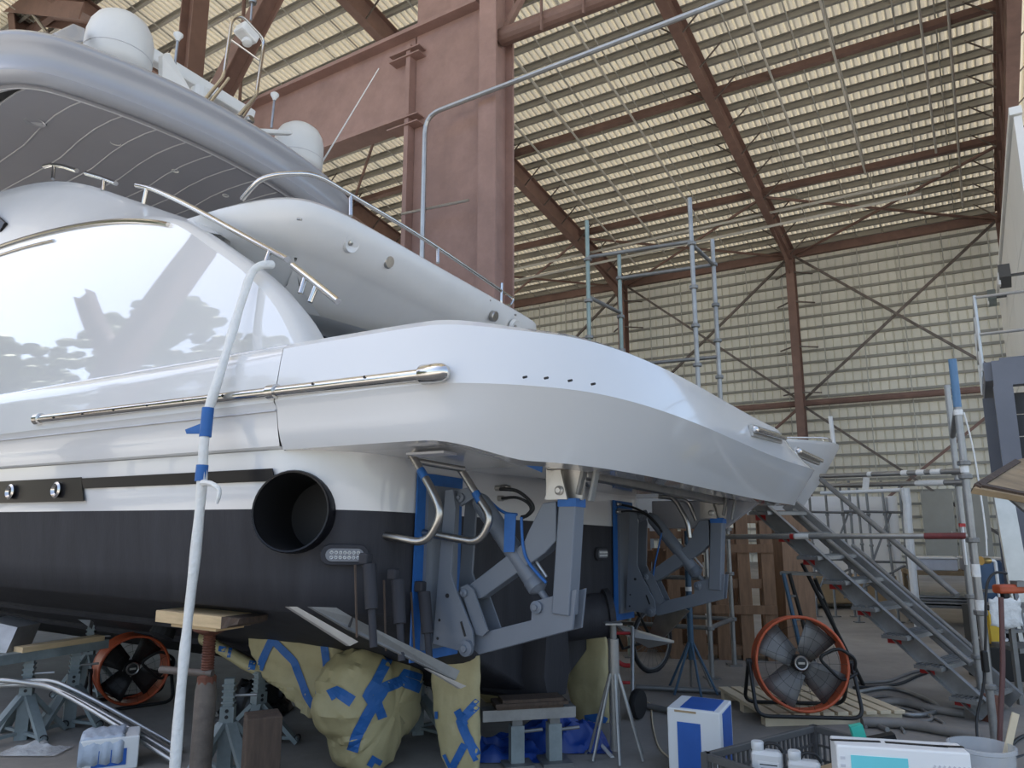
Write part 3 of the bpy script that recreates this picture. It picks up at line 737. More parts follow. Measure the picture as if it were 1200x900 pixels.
# ---------- superstructure side (glossy wing)
trim = [(9.0, 3.95), (7.0, 4.10), (6.0, 4.15), (4.96, 4.14), (4.2, 4.12), (3.48, 4.06), (2.8, 3.96), (2.26, 3.83), (1.87, 3.69), (1.4, 3.41), (.95, 3.12), (.62, 2.84), (.36, 2.50)]
tw = crom([V3(u, 0, z) for u, z in trim], 4)
def pw(z): return 2.31 - .02 * (z - 2.6) - .085 * max(0, z - 2.6) ** 1.55
for sgn in (1, -1):
    rows = []
    for j in range(13):
        f = j / 12; rows.append([V3(t_.x, sgn * pw(2.58 + (t_.z - 2.58) * f), 2.58 + (t_.z - 2.58) * f) for t_ in tw])
    hs = Y(MB().grid(rows), 'house_side', M_house, smooth=60)
    # rounded return along the aft sweep, then the inner face
    rows = []
    for (di, dz) in ((0, 0), (.03, .035), (.08, .05), (.2, .04), (.3, -.02)):
        rows.append([V3(t_.x - .02 * (di > 0), sgn * (pw(t_.z) - di), t_.z + dz) for t_ in tw if t_.x < 2.4])
    Y(MB().grid(rows), 'wing_return', M_cream, hs, smooth=60)
    rows = [[V3(t_.x, sgn * (pw(t_.z) - .3), 2.58 + (t_.z - .02 - 2.58) * f) for t_ in tw if t_.x < 2.4] for f in (0, 1)]
    Y(MB().grid(rows), 'wing_inner_face', M_cream, hs)
    # stainless trim along the top of the wing
    tp = [V3(t_.x, sgn * (pw(t_.z) + .012), t_.z - .02) for t_ in tw if t_.x > 1.95]
    Y(MB().tube(tp, .02, 8), 'trim_strip', M_ss, hs, smooth=40)
    tp = [V3(t_.x, sgn * (pw(t_.z - .12) + .006), t_.z - .12) for t_ in tw if t_.x > 3.6]
    Y(MB().tube(tp, .012, 8), 'trim_strip', M_ss, hs, smooth=40)
    # ---- flybridge side coaming above the trim
    edge = [(9.0, 1.90, 4.9), (7.0, 1.86, 5.0), (6.0, 1.84, 5.05), (4.96, 1.80, 4.98), (4.2, 1.78, 4.80), (3.48, 1.76, 4.50), (2.8, 1.75, 4.20), (2.26, 1.77, 3.96), (1.90, 1.86, 3.76)]
    ed = crom([V3(*e) for e in edge], 4); tr_ = [t_ for t_ in tw][:len(ed)]
    rows = []
    for j in range(7):
        f = j / 6; r_ = []
        for e, t_ in zip(ed, tr_):
            a = V3(t_.x, pw(t_.z), t_.z); b = V3(e.x, e.y, e.z); q = a.lerp(b, f); q.y += .05 * sin(pi * f) * min(1, (b.z - a.z) * 2); q.y *= sgn; r_.append(q)
        rows.append(r_)
    for (di, dz) in ((.05, .012), (.14, -.01), (.16, -.6)):
        rows.append([V3(e.x, sgn * (e.y - di), max(e.z + dz, 3.6)) for e in ed])
    co = Y(MB().grid(rows), 'flybridge_coaming', M_cream, smooth=60)
    if sgn == 1: coam = co
# recessed side window corner at the left edge of the frame
wq = [bp(x, y, 2.06) for x, y in ((-60, 236), (-5, 249), (10, 262), (4, 272), (-60, 292))]
Y(MB().prism([V3(q.x, 2.075, q.z) for q in wq], (0, .03, 0)), 'side_window', M_black, coam, bevel=.01)
# ---------- hand rails on the coaming
def handrail(pts, posts, r=.022):
    h = Y(MB().tube(pts, r, 10), 'handrail', M_ss, smooth=40)
    for a, b in posts: Y(MB().tube([a, b], .018, 10), 'stanchion', M_ss, h, smooth=40)
def onp(x, y, p): return bp(x, y, p)
handrail([onp(52, 195, 1.72), onp(60, 193, 1.72), onp(75, 195, 1.72), onp(90, 200, 1.72)], [(onp(63, 195, 1.72), onp(62, 210, 1.76))])
handrail([onp(101, 203, 1.74), onp(118, 208, 1.74), onp(136, 215, 1.74)], [(onp(122, 209, 1.74), onp(121, 224, 1.77))])
handrail(crom([onp(160, 217, 1.78), onp(180, 222, 1.78), onp(215, 238, 1.80), onp(260, 262, 1.84), onp(300, 284, 1.90), onp(337, 304, 1.95)], 4), [(onp(172, 220, 1.78), onp(168, 239, 1.77)), (onp(317, 292, 1.92), onp(310, 311, 1.97))])
handrail([onp(343, 311, 1.96), onp(365, 328, 1.98), onp(396, 353, 2.0)], [(onp(358, 324, 1.97), onp(352, 344, 2.0)), (onp(371, 334, 1.98), onp(363, 354, 2.0))])
# ---------- flybridge aft overhang
fp = crom([V3(4.6, 1.78, 0), V3(3.2, 1.78, 0), V3(2.5, 1.77, 0), V3(2.04, 1.76, 0), V3(1.65, 1.71, 0), V3(1.40, 1.61, 0), V3(1.27, 1.44, 0), V3(1.22, 1.15, 0), V3(1.22, .6, 0), V3(1.24, 0, 0), V3(1.26, -.8, 0), V3(1.28, -1.6, 0), V3(1.31, -2.05, 0), V3(1.42, -2.2, 0), V3(1.8, -2.2, 0), V3(2.6, -2.15, 0), V3(4.6, -2.1, 0)], 5)
def frow(o, z):
    r_ = []
    for i, p in enumerate(fp):
        t = fp[min(i + 1, len(fp) - 1)] - fp[max(i - 1, 0)]; t.normalize(); nr = V3(t.y, -t.x, 0)
        if nr.dot(V3(p.x - 3.2, p.y * .8, 0)) < 0: nr = -nr
        q = p - nr * o; r_.append(V3(q.x, q.y, z))
    return r_
rows = [frow(o, z) for o, z in ((.26, 3.98), (.24, 4.06), (.16, 4.085), (.06, 4.075), (.0, 4.03), (.0, 3.96), (.05, 3.84), (.16, 3.745), (.24, 3.71), (.30, 3.68), (.55, 3.52), (.95, 3.40))]
fb = Y(MB().grid(rows), 'flybridge', M_cream, smooth=50)
fill([V3(p.x, p.y, 3.97) for p in rows[0]], 'flybridge_deck', M_cream, fb)
fill([V3(p.x, p.y, 3.40) for p in rows[-1]], 'flybridge_soffit', M_cream, fb)
# grey capping behind the top edge
Y(MB().grid([frow(.20, 4.08), frow(.22, 4.14), frow(.27, 4.15), frow(.29, 4.05)]), 'capping', mat('taupe_cap', (.36, .32, .27), .6), fb, smooth=50)
# speaker grilles, lights and screw holes on the overhang face
def facept(x, y):
    q = bu(x, y, 1.27); return q
for (x, y) in ((456, 307), (580, 371)):
    q = facept(x, y); Y(MB().lathe([(.0, .012), (.05, .012), (.058, .0), (.058, -.04)], q, (-1, 0, -.35), 20, cap=False), 'speaker_grille', M_ssd, fb)
for (x, y) in ((412, 285), (604, 383)):
    q = facept(x, y); Y(MB().lathe([(.0, -.005), (.05, .006), (.075, .012), (.085, -.03)], q, (-1, 0, -.35), 20, cap=False), 'courtesy_light', M_cream, fb)
    Y(MB().lathe([(.0, .018), (.022, .014), (.024, -.01)], q + V3(0, .02, -.005), (-1, 0, -.35), 12, cap=False), 'light_lens', M_ssd, fb)
for (x, y) in ((352, 257), (396, 260), (455, 288), (501, 312), (541, 333), (574, 352), (604, 369)):
    q = facept(x, y); Y(MB().lathe([(.0, .012), (.011, .010), (.011, -.03)], q, (-1, 0, -.3), 10, cap=False), 'screw', M_ssd, fb)
# stainless guard rail round the overhang
gr = [bu(284, 233, 1.75), bu(296, 219, 1.6), bu(309, 209, 1.5), bu(335, 204, 1.38), bu(370, 206, 1.33), bu(412, 229, 1.33), bu(500, 282, 1.33), bu(586, 340, 1.33)]
g = Y(MB().tube(crom(gr, 4), .02, 10), 'guard_rail', M_ss, smooth=40)
gr2 = [bu(412, 236, 1.33), bu(470, 266, 1.33), bu(520, 296, 1.33), bu(586, 343, 1.33)]
for (x, ya, yb) in ((411, 228, 253), (513, 291, 308)):
    Y(MB().tube([bu(x, ya, 1.33), bu(x, yb, 1.30)], .018, 10), 'stanchion', M_ss, g, smooth=40)
Y(MB().tube(bend([bu(586, 340, 1.33), bu(602, 350, 1.33), bu(598, 358, 1.33), bu(587, 357, 1.33), bu(588, 332, 1.33)], .05), .016, 8), 'rail_return', M_ss, g, smooth=40)
# aft bulkhead of the saloon and cockpit sole below the overhang
Y(MB().add([V3(2.3, 2.0, 2.58), V3(2.3, -2.0, 2.58), V3(2.3, -2.0, 3.45), V3(2.3, 2.0, 3.45)], [(0, 1, 2, 3)]), 'aft_bulkhead', M_cream)
Y(MB().add([V3(2.29, .9, 2.6), V3(2.29, -.9, 2.6), V3(2.29, -.9, 3.4), V3(2.29, .9, 3.4)], [(0, 1, 2, 3)]), 'saloon_door_glass', M_black)
# ---------- hardtop
hp = crom([V3(9.4, 1.9, 0), V3(7.5, 2.5, 0), V3(6.0, 2.66, 0), V3(5.0, 2.66, 0), V3(4.45, 2.55, 0), V3(4.14, 2.28, 0), V3(4.0, 1.85, 0), V3(3.89, 1.2, 0), V3(3.83, .5, 0), V3(3.83, -.2, 0), V3(3.88, -.9, 0), V3(3.98, -1.45, 0), V3(4.12, -1.8, 0), V3(4.4, -2.02, 0), V3(4.95, -2.1, 0), V3(6, -2.1, 0), V3(7.5, -1.95, 0), V3(9.4, -1.5, 0)], 6)
def crown(p): return .14 * (1 - (abs(p - .2) / 2.4) ** 2.2)
def hrow(o, z, cf=1.0):
    r_ = []
    for i, p in enumerate(hp):
        t = hp[min(i + 1, len(hp) - 1)] - hp[max(i - 1, 0)]; t.normalize(); nr = V3(t.y, -t.x, 0)
        if nr.dot(V3(p.x - 6.5, p.y, 0)) < 0: nr = -nr
        q = p - nr * o; r_.append(V3(q.x, q.y, z + cf * crown(q.y)))
    return r_
rows = [hrow(o, z) for o, z in ((.34, 5.63), (.27, 5.60), (.265, 5.575), (.225, 5.575), (.22, 5.60), (.16, 5.605), (.155, 5.58), (.12, 5.585), (.07, 5.63), (.055, 5.66), (.095, 5.74), (.085, 5.85), (.035, 5.94), (.0, 5.985), (.0, 6.02), (.04, 6.065), (.13, 6.09), (.34, 6.10), (.9, 6.11))]
ht = Y(MB().grid(rows), 'hardtop', M_silver, smooth=45)
fill([V3(p.x, p.y, 6.1 + crown(p.y)) for p in rows[-1]], 'hardtop_roof', M_silver, ht)
rim = rows[0]
# headlining split into fore-and-aft panels with pale seams
ys = [-1.8, -1.6, -1.27, -.93, -.6, -.27, .06, .39, .72, 1.05, 1.40, 1.78, 2.2]
def aft_u(p):
    best = min((q for q in rim[len(rim) // 6: -len(rim) // 6]), key=lambda q: abs(q.y - p) + (5 if q.x > 5.2 else 0)); return best.x
for i in range(len(ys) - 1):
    y0, y1 = ys[i] + .006, ys[i + 1] - .006
    rows_ = []
    for k in range(9):
        f = k / 8; r_ = []
        for yy in (y0, (y0 + y1) / 2, y1):
            u0 = aft_u(max(-1.7, min(2.2, yy))) + .03; u1 = 9.0
            u = u0 + (u1 - u0) * f ** 1.5
            sh = .22 * (1 - cos(pi * min(1, (u - u0) / 2.2))) * .5
            r_.append(V3(u, max(-1.9, min(2.3, (yy - sh * 1.35) * (1 - .02 * max(0, u - 6) ** 2))), 5.635 + crown(yy) + .12 * min(1, max(0, u - u0) / 1.2)))
        rows_.append(r_)
    Y(MB().grid(rows_), 'headlining_panel', M_lining, ht, smooth=40)
    Y(MB().tube([r_[2] + V3(0, .006, -.002) for r_ in rows_], .008, 5), 'lining_seam', M_seam, ht)
Y(MB().tube(hrow(.245, 5.574), .008, 5), 'lining_seam', M_seam, ht)
Y(MB().tube([q + V3(0, 0, -.004) for q in hrow(.33, 5.63)], .009, 5), 'lining_seam', M_seam, ht)
# down-lights
for (x, y, r_) in ((41, 143, .10), (135, 171, .055), (205, 205, .04), (264, 233, .04)):
    q = bz(x, y, 5.80)
    q.z = 5.72 + crown(q.y)
    d_ = Y(MB().lathe([(r_ * .6, .02), (r_ * .75, -.006), (r_, -.014), (r_ * 1.08, .0), (r_ * 1.08, .03)], q, (0, 0, 1), 22, cap=False), 'down_light', M_wht if r_ < .09 else M_silver, ht, smooth=40)
    Y(MB().lathe([(.0, .0), (r_ * .7, .002)], q, (0, 0, 1), 16, cap=False), 'light_lens', M_ssd if r_ < .09 else M_seam, ht)
# hardtop side support fin at the port edge (upper left)
Y(MB().prism([bu(60, 40, 4.6), bu(83, 29, 4.75), bu(97, 35, 4.8), bu(95, 50, 4.6), bu(75, 52, 4.5)], (.12, 0, .01)), 'roof_fin', M_silver, ht, bevel=.02)
# ---------- gear on the hardtop
def radome(c, nm='radome'):
    R_ = .345
    d_ = Y(MB().lathe([(.20, -.02), (.22, .04), (.30, .10), (R_, .17), (R_, .40), (R_ * .985, .50), (R_ * .92, .60), (R_ * .78, .69), (R_ * .55, .755), (R_ * .28, .785), (0, .795)], c, (0, 0, 1), 32), nm, M_dome, smooth=50)
    Y(MB().lathe([(R_ + .003, .26), (R_ + .006, .265), (R_ + .003, .27)], c, (0, 0, 1), 32, cap=False), 'radome_joint', M_seam, d_)
    Y(MB().lathe([(.16, -.35), (.18, .0)], c, (0, 0, 1), 16), 'radome_pedestal', M_dome, d_)
    return d_
radome(V3(4.78, 1.27, 6.42)); radome(V3(4.72, -1.30, 6.42))
# open-array radar scanner, long white bar
s0 = bu(160, 55, 5.6); s1 = bu(290, 135, 5.0)
sc = Y(MB().bar(bu(168, 60, 5.4), bu(296, 138, 5.1), .16, .17), 'radar_scanner', M_wht, bevel=.03)
Y(MB().tube([sc.data.vertices[0].co.lerp(sc.data.vertices[7].co, .5) + V3(0, 0, -.05), sc.data.vertices[0].co.lerp(sc.data.vertices[7].co, .5) + V3(0, 0, -.7)], .12, 14), 'scanner_pedestal', M_wht, sc)
Y(MB().prism([bu(188, 92, 4.6), bu(188, 66, 4.7), bu(196, 62, 4.75), bu(222, 108, 4.5)], (.05, .02, 0)), 'scanner_fin', M_wht, sc)
# searchlight hoop
hoop = bend([bu(240, 117, 4.35), bu(262, 90, 4.5), bu(272, 22, 4.55), bu(283, 18, 4.55), bu(310, 47, 4.55), bu(300, 113, 4.5), bu(284, 138, 4.3)], .1)
hpo = Y(MB().tube(hoop, .022, 10), 'mast_hoop', M_ss, smooth=40)
Y(MB().tube([bu(271, 47, 4.55), bu(306, 72, 4.55)], .014, 8), 'hoop_bar', M_ss, hpo)
Y(MB().tube([bu(246, 120, 4.3), bu(268, 92, 4.45)], .02, 8), 'hoop_strut', M_ss, hpo); Y(MB().tube([bu(279, 136, 4.3), bu(300, 112, 4.45)], .02, 8), 'hoop_strut', M_ss, hpo)
cc = bu(289, 40, 4.55)
Y(MB().box(cc, (.2, .26, .15), 0, Matrix.Rotation(.3, 3, 'X')), 'camera_housing', M_wht, hpo, bevel=.03)
Y(MB().lathe([(.05, .0), (.065, .03), (.06, .07), (.03, .09)], cc + V3(-.02, 0, -.09), (-.3, .1, -1), 18), 'camera_dome', M_wht, hpo, smooth=40)
Y(MB().tube([bu(294, 24, 4.55), bu(296, -4, 4.55)], .016, 8), 'mast_light_pole', M_ssd, hpo)
Y(MB().lathe([(.05, 0), (.055, .04), (.03, .06)], bu(296, 4, 4.55), (0, 0, 1), 14), 'mast_light', M_ssd, hpo)
# mushroom GPS antennas
for (xa, ya, xb, yb, u) in ((205, 75, 209, 42, 4.7), (318, 150, 322, 112, 4.5)):
    a = bu(xa, ya, u); b = bu(xb, yb, u)
    p_ = Y(MB().tube([a, b], .016, 8), 'antenna_pole', M_ssd)
    Y(MB().lathe([(.02, -.07), (.03, -.04), (.055, .0), (.055, .02), (.03, .04)], b, (0, 0, 1), 16), 'gps_antenna', M_wht, p_, smooth=40)
Y(MB().bar(bu(302, 154, 4.3), bu(340, 156, 4.3), .1, .06), 'tv_antenna_base', M_wht, bevel=.02)
Y(MB().lathe([(.05, -.05), (.055, .03), (.04, .05)], bu(292, 141, 4.2), (-1, 0, .2), 18), 'horn', M_ssd, smooth=40)
# whip aerial on the far side
Y(MB().tube([bp(371, 201, -1.9), bp(444, 80, -1.9)], [.014, .008], 6), 'whip_aerial', M_wht)
# ================================================================== platform lifts, ladder, wrapped propellers (still the yacht)
from mathutils.bvhtree import BVHTree
def L2(pts, p=1.45): return [bp(x, y, p) for x, y in pts]
def at_p(pts, p): return [V3(q.x, p, q.z) for q in pts]
def lift(pc):
    d = pc - 1.45
    def pr(px, off, th): return MB().prism(at_p(L2(px), pc + off), (0, th, 0))
    mount = [(534, 576), (543, 575), (546, 596), (541, 672), (546, 688), (566, 738), (567, 755), (557, 762), (520, 752)]
    root = Y(pr(mount, .10, .018), 'platform_lift', M_liftg, bevel=.003)
    Y(pr([(x + 2, y) for x, y in mount], -.10, .018), 'side_plate', M_liftg, root, bevel=.003)
    # back plate on the transom and its masking tape border
    a = bp(534, 576, 1.45); b = bp(518, 755, 1.45)
    Y(MB().prism([V3(-.03, pc + s, z) for s, z in ((-.16, b.z - .02), (.16, b.z - .02), (.16, a.z + .03), (-.16, a.z + .03))], (.03, 0, 0)), 'back_plate', M_liftg, root)
    for s0, s1, z0, z1 in ((-.22, -.16, b.z - .08, a.z + .1), (.16, .24, b.z - .08, a.z + .1), (-.16, .16, a.z + .03, a.z + .1), (-.16, .16, b.z - .08, b.z - .02)):
        Y(MB().prism([V3(-.018, pc + s0, z0), V3(-.018, pc + s1, z0), V3(-.018, pc + s1, z1), V3(-.018, pc + s0, z1)], (.012, 0, 0)), 'masking_tape', M_tape, root)
    # upper ear with pin
    Y(pr([(536, 576), (556, 572), (562, 584), (546, 594)], .05, .02), 'cylinder_ear', M_liftg, root)
    # diagonal upper arm: box section swelling into the post head
    arm = [(549, 690), (556, 684), (618, 636), (624, 622), (640, 590), (656, 588), (656, 634), (643, 648), (570, 700), (556, 704)]
    Y(pr(arm, 0, .09), 'upper_arm', M_liftg, root, bevel=.006)
    # lower arm and gusset
    low = [(560, 743), (627, 726), (628, 705), (634, 703), (680, 690), (675, 737), (566, 766), (558, 758)]
    Y(pr(low, .035, .02), 'lower_arm', M_liftg, root, bevel=.003); Y(pr(low, -.075, .02), 'lower_arm', M_liftg, root, bevel=.003)
    # rocker link
    lk = [(548, 688), (556, 684), (563, 690), (580, 738), (574, 744), (566, 742)]
    Y(pr(lk, .07, .012), 'rocker_link', M_liftg, root); Y(pr(lk, -.07, .012), 'rocker_link', M_liftg, root)
    # post: square tube
    t0, b0 = bp(670, 590, 1.45), bp(662, 720, 1.45)
    Y(MB().bar(V3(t0.x, pc, t0.z), V3(b0.x, pc, b0.z), .105, .12, (0, 1, 0)), 'post', M_liftg, root, bevel=.008)
    Y(MB().bar(V3(t0.x, pc, t0.z + .025), V3(t0.x, pc, t0.z - .02), .111, .126, (0, 1, 0)), 'masking_tape', M_tape, root)
    # cylinder
    c0, c1 = bp(562, 586, 1.45), bp(632, 690, 1.45); c0 = V3(c0.x, pc, c0.z); c1 = V3(c1.x, pc, c1.z); ax = (c1 - c0).normalized(); L = (c1 - c0).length
    Y(MB().lathe([(.02, -.05), (.05, .0), (.056, .02), (.056, L * .97), (.05, L), (.02, L + .02), (.02, L + .07)], c0, ax, 22), 'hydraulic_cylinder', M_liftg, root, smooth=40)
    Y(MB().lathe([(.058, L * .90), (.0605, L * .905), (.0605, L * .985), (.05, L)], c0, ax, 22, cap=False), 'cylinder_gland', M_liftg, root, smooth=40)
    f = c0 + ax * L * .99 + V3(-.05, .0, .06)
    Y(MB().tube([f, c0 + ax * L * .58 + V3(-.06, 0, .05)], .009, 8), 'oil_pipe', M_alu, root)
    for (x, y, r_, o) in ((560, 757, .035, .125), (634, 711, .028, .055), (553, 694, .018, .085), (547, 584, .022, .07)):
        q = bp(x, y, 1.45)
        Y(MB().lathe([(r_ * 1.25, -.02), (r_ * 1.25, .006), (r_, .008), (r_ * .55, .012), (r_ * .5, .024), (0, .024)], (q.x, pc + o, q.z), (0, 1, 0), 18), 'pivot_pin', M_liftg, root, smooth=40)
    for (x, y, r_) in ((537, 697, .013), (528, 725, .008), (526, 746, .008)):
        q = bp(x, y, 1.45); Y(MB().lathe([(r_, 0), (r_, .003)], (q.x, pc + .109, q.z), (0, 1, 0), 10), 'bolt_hole_shade', M_hole, root)
    Y(pr([(552, 727), (554, 726), (559, 743), (557, 744)], .111, .003), 'slot_shade', M_hole, root)
    # stainless head plate, box bracket and folded flanges under the platform
    hp_ = [(641, 586), (683, 586), (690, 530), (641, 532)]
    Y(pr(hp_, 0, .02), 'head_plate', M_plate, root)
    Y(pr([(646, 586), (656, 552), (664, 552), (672, 586)], .07, .015), 'head_bracket', M_plate, root)
    q = bp(658, 543, 1.45); Y(MB().box((q.x, pc + .07, q.z), (.09, .06, .09)), 'box_bracket', M_ssd, root, bevel=.008)
    Y(MB().box((q.x, pc + .102, q.z + .018), (.06, .01, .028)), 'bracket_slot_shade', M_hole, root); Y(MB().box((q.x, pc + .102, q.z - .018), (.06, .01, .028)), 'bracket_slot_shade', M_hole, root)
    q = bp(663, 576, 1.45); Y(MB().lathe([(.026, -.01), (.026, .006), (.014, .012), (.014, .02), (0, .02)], (q.x, pc + .08, q.z), (0, 1, 0), 14), 'head_bolt', M_plate, root)
    for dx in (0, 14):
        a, b = bp(690 + dx, 536, 1.45), bp(680 + dx, 588 if dx else 580, 1.45)
        Y(MB().bar(V3(a.x, pc + .02, a.z), V3(b.x, pc + .02, b.z), .055, .02, (1, 0, 0)), 'stop_bar', M_galvd, root, bevel=.006)
    return root
l1 = lift(1.45); l2 = lift(-1.45)
# tape tab hanging over the near cylinder, and one on the head plate
Y(MB().prism(at_p(L2([(599, 603), (612, 603), (610, 647), (598, 647)]), 1.52), (0, .006, 0)), 'masking_tape', M_tape, l1)
Y(MB().prism(at_p(L2([(641, 526), (651, 531), (648, 556), (629, 548), (632, 540)]), 1.58), (0, .006, 0)), 'masking_tape', M_tape, l1)
# cross beam between the lifts
Y(MB().bar(V3(-.95, 1.40, 1.90), V3(-.95, -1.40, 1.90), .08, .075), 'cross_beam', M_ssd, bevel=.008)
# side skirt carrying the starboard lift
Y(MB().prism([V3(-.2, -1.75, 1.92), V3(-1.25, -1.75, 1.92), V3(-.9, -1.75, 1.66), V3(-.2, -1.75, 1.66)], (0, .06, 0)), 'platform_bracket', M_silver, bevel=.01)
# hydraulic hoses
def hose(px, p, r, par, m=M_cable, nm='hydraulic_hose'): return Y(MB().tube(crom([bp(x, y, p) for x, y in px], 5), r, 8), nm, m, par, smooth=60)
hose([(586, 573), (605, 575), (620, 586), (625, 596), (618, 604), (611, 606)], 1.32, .011, l1)
hose([(588, 584), (605, 583), (618, 589), (622, 598), (613, 607)], 1.30, .009, l1)
hose([(570, 582), (580, 593), (592, 601), (606, 603)], 1.42, .009, l1, M_tape)
hose([(611, 606), (613, 640), (620, 660), (640, 683)], 1.5, .009, l1, M_tape)
for x, y in ((584, 572), (591, 571), (587, 584)):
    q = bu(x, y, -.02); Y(MB().lathe([(.02, -.02), (.02, .02), (.012, .03), (.012, .05)], q, (-1, 0, 0), 10), 'hose_fitting', M_ssd, l1)
for x, y in ((722, 591), (722, 600)):
    q = bu(x, y, -.02); Y(MB().lathe([(.02, -.02), (.02, .02), (.012, .03), (.012, .05)], q, (-1, 0, 0), 10), 'hose_fitting', M_ssd, l2)
hose([(724, 591), (740, 594), (755, 601), (768, 612), (776, 624)], -1.30, .011, l2)
hose([(724, 600), (742, 599), (758, 604), (774, 620)], -1.28, .009, l2)
hose([(776, 622), (772, 640), (766, 670), (764, 700), (768, 716)], -1.40, .008, l2, M_tape)
hose([(776, 624), (790, 636), (802, 655), (812, 668)], -1.42, .008, l2, M_tape)
# swim ladder: two bent stainless tubes hanging under the near side
def lad(pxA, p): return crom([bp(x, y, p) for x, y in pxA], 4)
LA = bend([bp(470, 526, 1.86), bp(480, 529, 1.86), bp(506, 573, 1.88), bp(518, 602, 1.88), bp(500, 637, 1.88), bp(421, 622, 1.90)], .11, 6)
LB_ = bend([bp(540, 550, 1.60), bp(562, 585, 1.60), bp(576, 607, 1.60), bp(562, 636, 1.60), bp(488, 623, 1.62)], .10, 6)
ld = Y(MB().tube(LA, .0225, 12), 'swim_ladder', M_ssd, smooth=40)
Y(MB().tube(LB_, .0225, 12), 'ladder_rail', M_ssd, ld, smooth=40)
Y(MB().tube([bp(487, 540, 1.86), bp(544, 550, 1.60)], .018, 10), 'ladder_rung', M_ssd, ld, smooth=40)
Y(MB().bar(bp(455, 527, 1.86), bp(484, 527, 1.86), .03, .02), 'ladder_foot', M_ssd, ld)
def tband(a, b, r, par): Y(MB().tube([a, b], r, 12), 'masking_tape', M_tape, par, smooth=40)
_a, _b = bp(480, 529, 1.86), bp(506, 573, 1.88); tband(_a.lerp(_b, .50), _a.lerp(_b, .72), .0245, ld); tband(bp(428, 623.3, 1.90), bp(440, 625.5, 1.897), .0245, ld); tband(bp(557, 577, 1.6), bp(563, 588, 1.6), .0245, ld)
Y(MB().prism([bp(428, 631, 1.91), bp(439, 634, 1.91), bp(441, 628, 1.9), bp(431, 627, 1.9)], (0, .004, 0)), 'masking_tape', M_tape, ld)
LC = bend([bp(772, 582, -1.0), bp(790, 583, -1.0), bp(806, 612, -1.0), bp(808, 630, -1.0)], .1, 5)
ld2 = Y(MB().tube(LC, .02, 10), 'swim_ladder', M_ssd, smooth=40)
Y(MB().tube(bend([bp(788, 584, -1.1), bp(806, 586, -1.25), bp(816, 610, -1.25)], .08, 5), .018, 10), 'ladder_rail', M_ssd, ld2, smooth=40)
# small recess lid and gap under the near side of the platform
Y(MB().box((-.35, 2.0, 1.962), (.25, .12, .012)), 'hatch_lid', M_seam, sp)

# ---------- masking-paper wraps
def blob(rings, amp, sc, seed, m=12, close_ends=True):
    # rings: (centre, xdir*rx, ydir*ry, power)
    rows = []
    for (c, X, Yd, pw_) in rings:
        r_ = []
        for k in range(m):
            a = 2 * pi * k / m; ca, sa = cos(a), sin(a)
            q = (abs(ca) ** pw_ + abs(sa) ** pw_) ** (-1 / pw_)
            r_.append(Vector(c) + Vector(X) * ca * q + Vector(Yd) * sa * q)
        rows.append(r_)
    mb = MB(); mb.grid(rows, close=True)
    n = m
    mb.f.append(tuple(range(n - 1, -1, -1))); mb.mi.append(0); mb.f.append(tuple((len(rows) - 1) * n + k for k in range(n))); mb.mi.append(0)
    so = Vector((seed * 3.1, seed * 1.7, seed * 2.3))
    mb.v = [v + Vector((noise.noise(v * sc + so), noise.noise(v * sc + so + Vector((9, 0, 0))), noise.noise(v * sc + so + Vector((0, 9, 0))))) * amp + Vector((noise.noise(v * sc * 3 + so), noise.noise(v * sc * 3 - so), 0)) * amp * .45 + Vector((0, 1, 0)) * amp * .9 * (1 - 2 * abs(noise.noise(Vector((v.x * sc * 2.6, v.y * 4, v.z * sc * .9)) + so))) for v in mb.v]
    return mb
def lerp_rings(keys, k):
    out = []
    for i in range(len(keys) - 1):
        for j in range(k):
            t = j / k; A_, B_ = keys[i], keys[i + 1]
            out.append(tuple(Vector(A_[q]).lerp(Vector(B_[q]), t) for q in range(3)) + (A_[3] * (1 - t) + B_[3] * t,))
    out.append(tuple(Vector(keys[-1][q]) for q in range(3)) + (keys[-1][3],)); return out
def drape(mb, polylines, par, m=M_tape):
    bv = BVHTree.FromPolygons([tuple(v) for v in mb.v], mb.f)
    o = YI @ CAMP; R3 = YI.to_3x3()
    for (pts, w) in polylines:
        P = [V3(x, y, 0) for x, y in pts]; Q = []
        for a, b in zip(P[:-1], P[1:]):
            nseg = max(2, int((b - a).length / 5)); Q += [a.lerp(b, i / nseg) for i in range(nseg)]
        Q.append(P[-1]); L_, M_, R_ = [], [], []
        for i, q in enumerate(Q):
            t = (Q[min(i + 1, len(Q) - 1)] - Q[max(i - 1, 0)]).normalized(); nn = V3(-t.y, t.x, 0) * w / 2
            row = []
            for e in (q - nn, q, q + nn):
                d = (R3 @ ray(e.x, e.y)).normalized(); h = bv.ray_cast(o, d)
                row.append(None if h[0] is None else h[0] + (h[1] * (1 if h[1].dot(d) < 0 else -1)) * .006)
            L_.append(row)
        mesh = MB()
        for r0, r1 in zip(L_[:-1], L_[1:]):
            for k in (0, 1):
                quad = (r0[k], r0[k + 1], r1[k + 1], r1[k])
                if all(v is not None for v in quad) and (quad[0] - quad[2]).length < .25: mesh.add(quad, [(0, 1, 2, 3)])
        if mesh.f: Y(mesh, 'masking_tape', m, par)
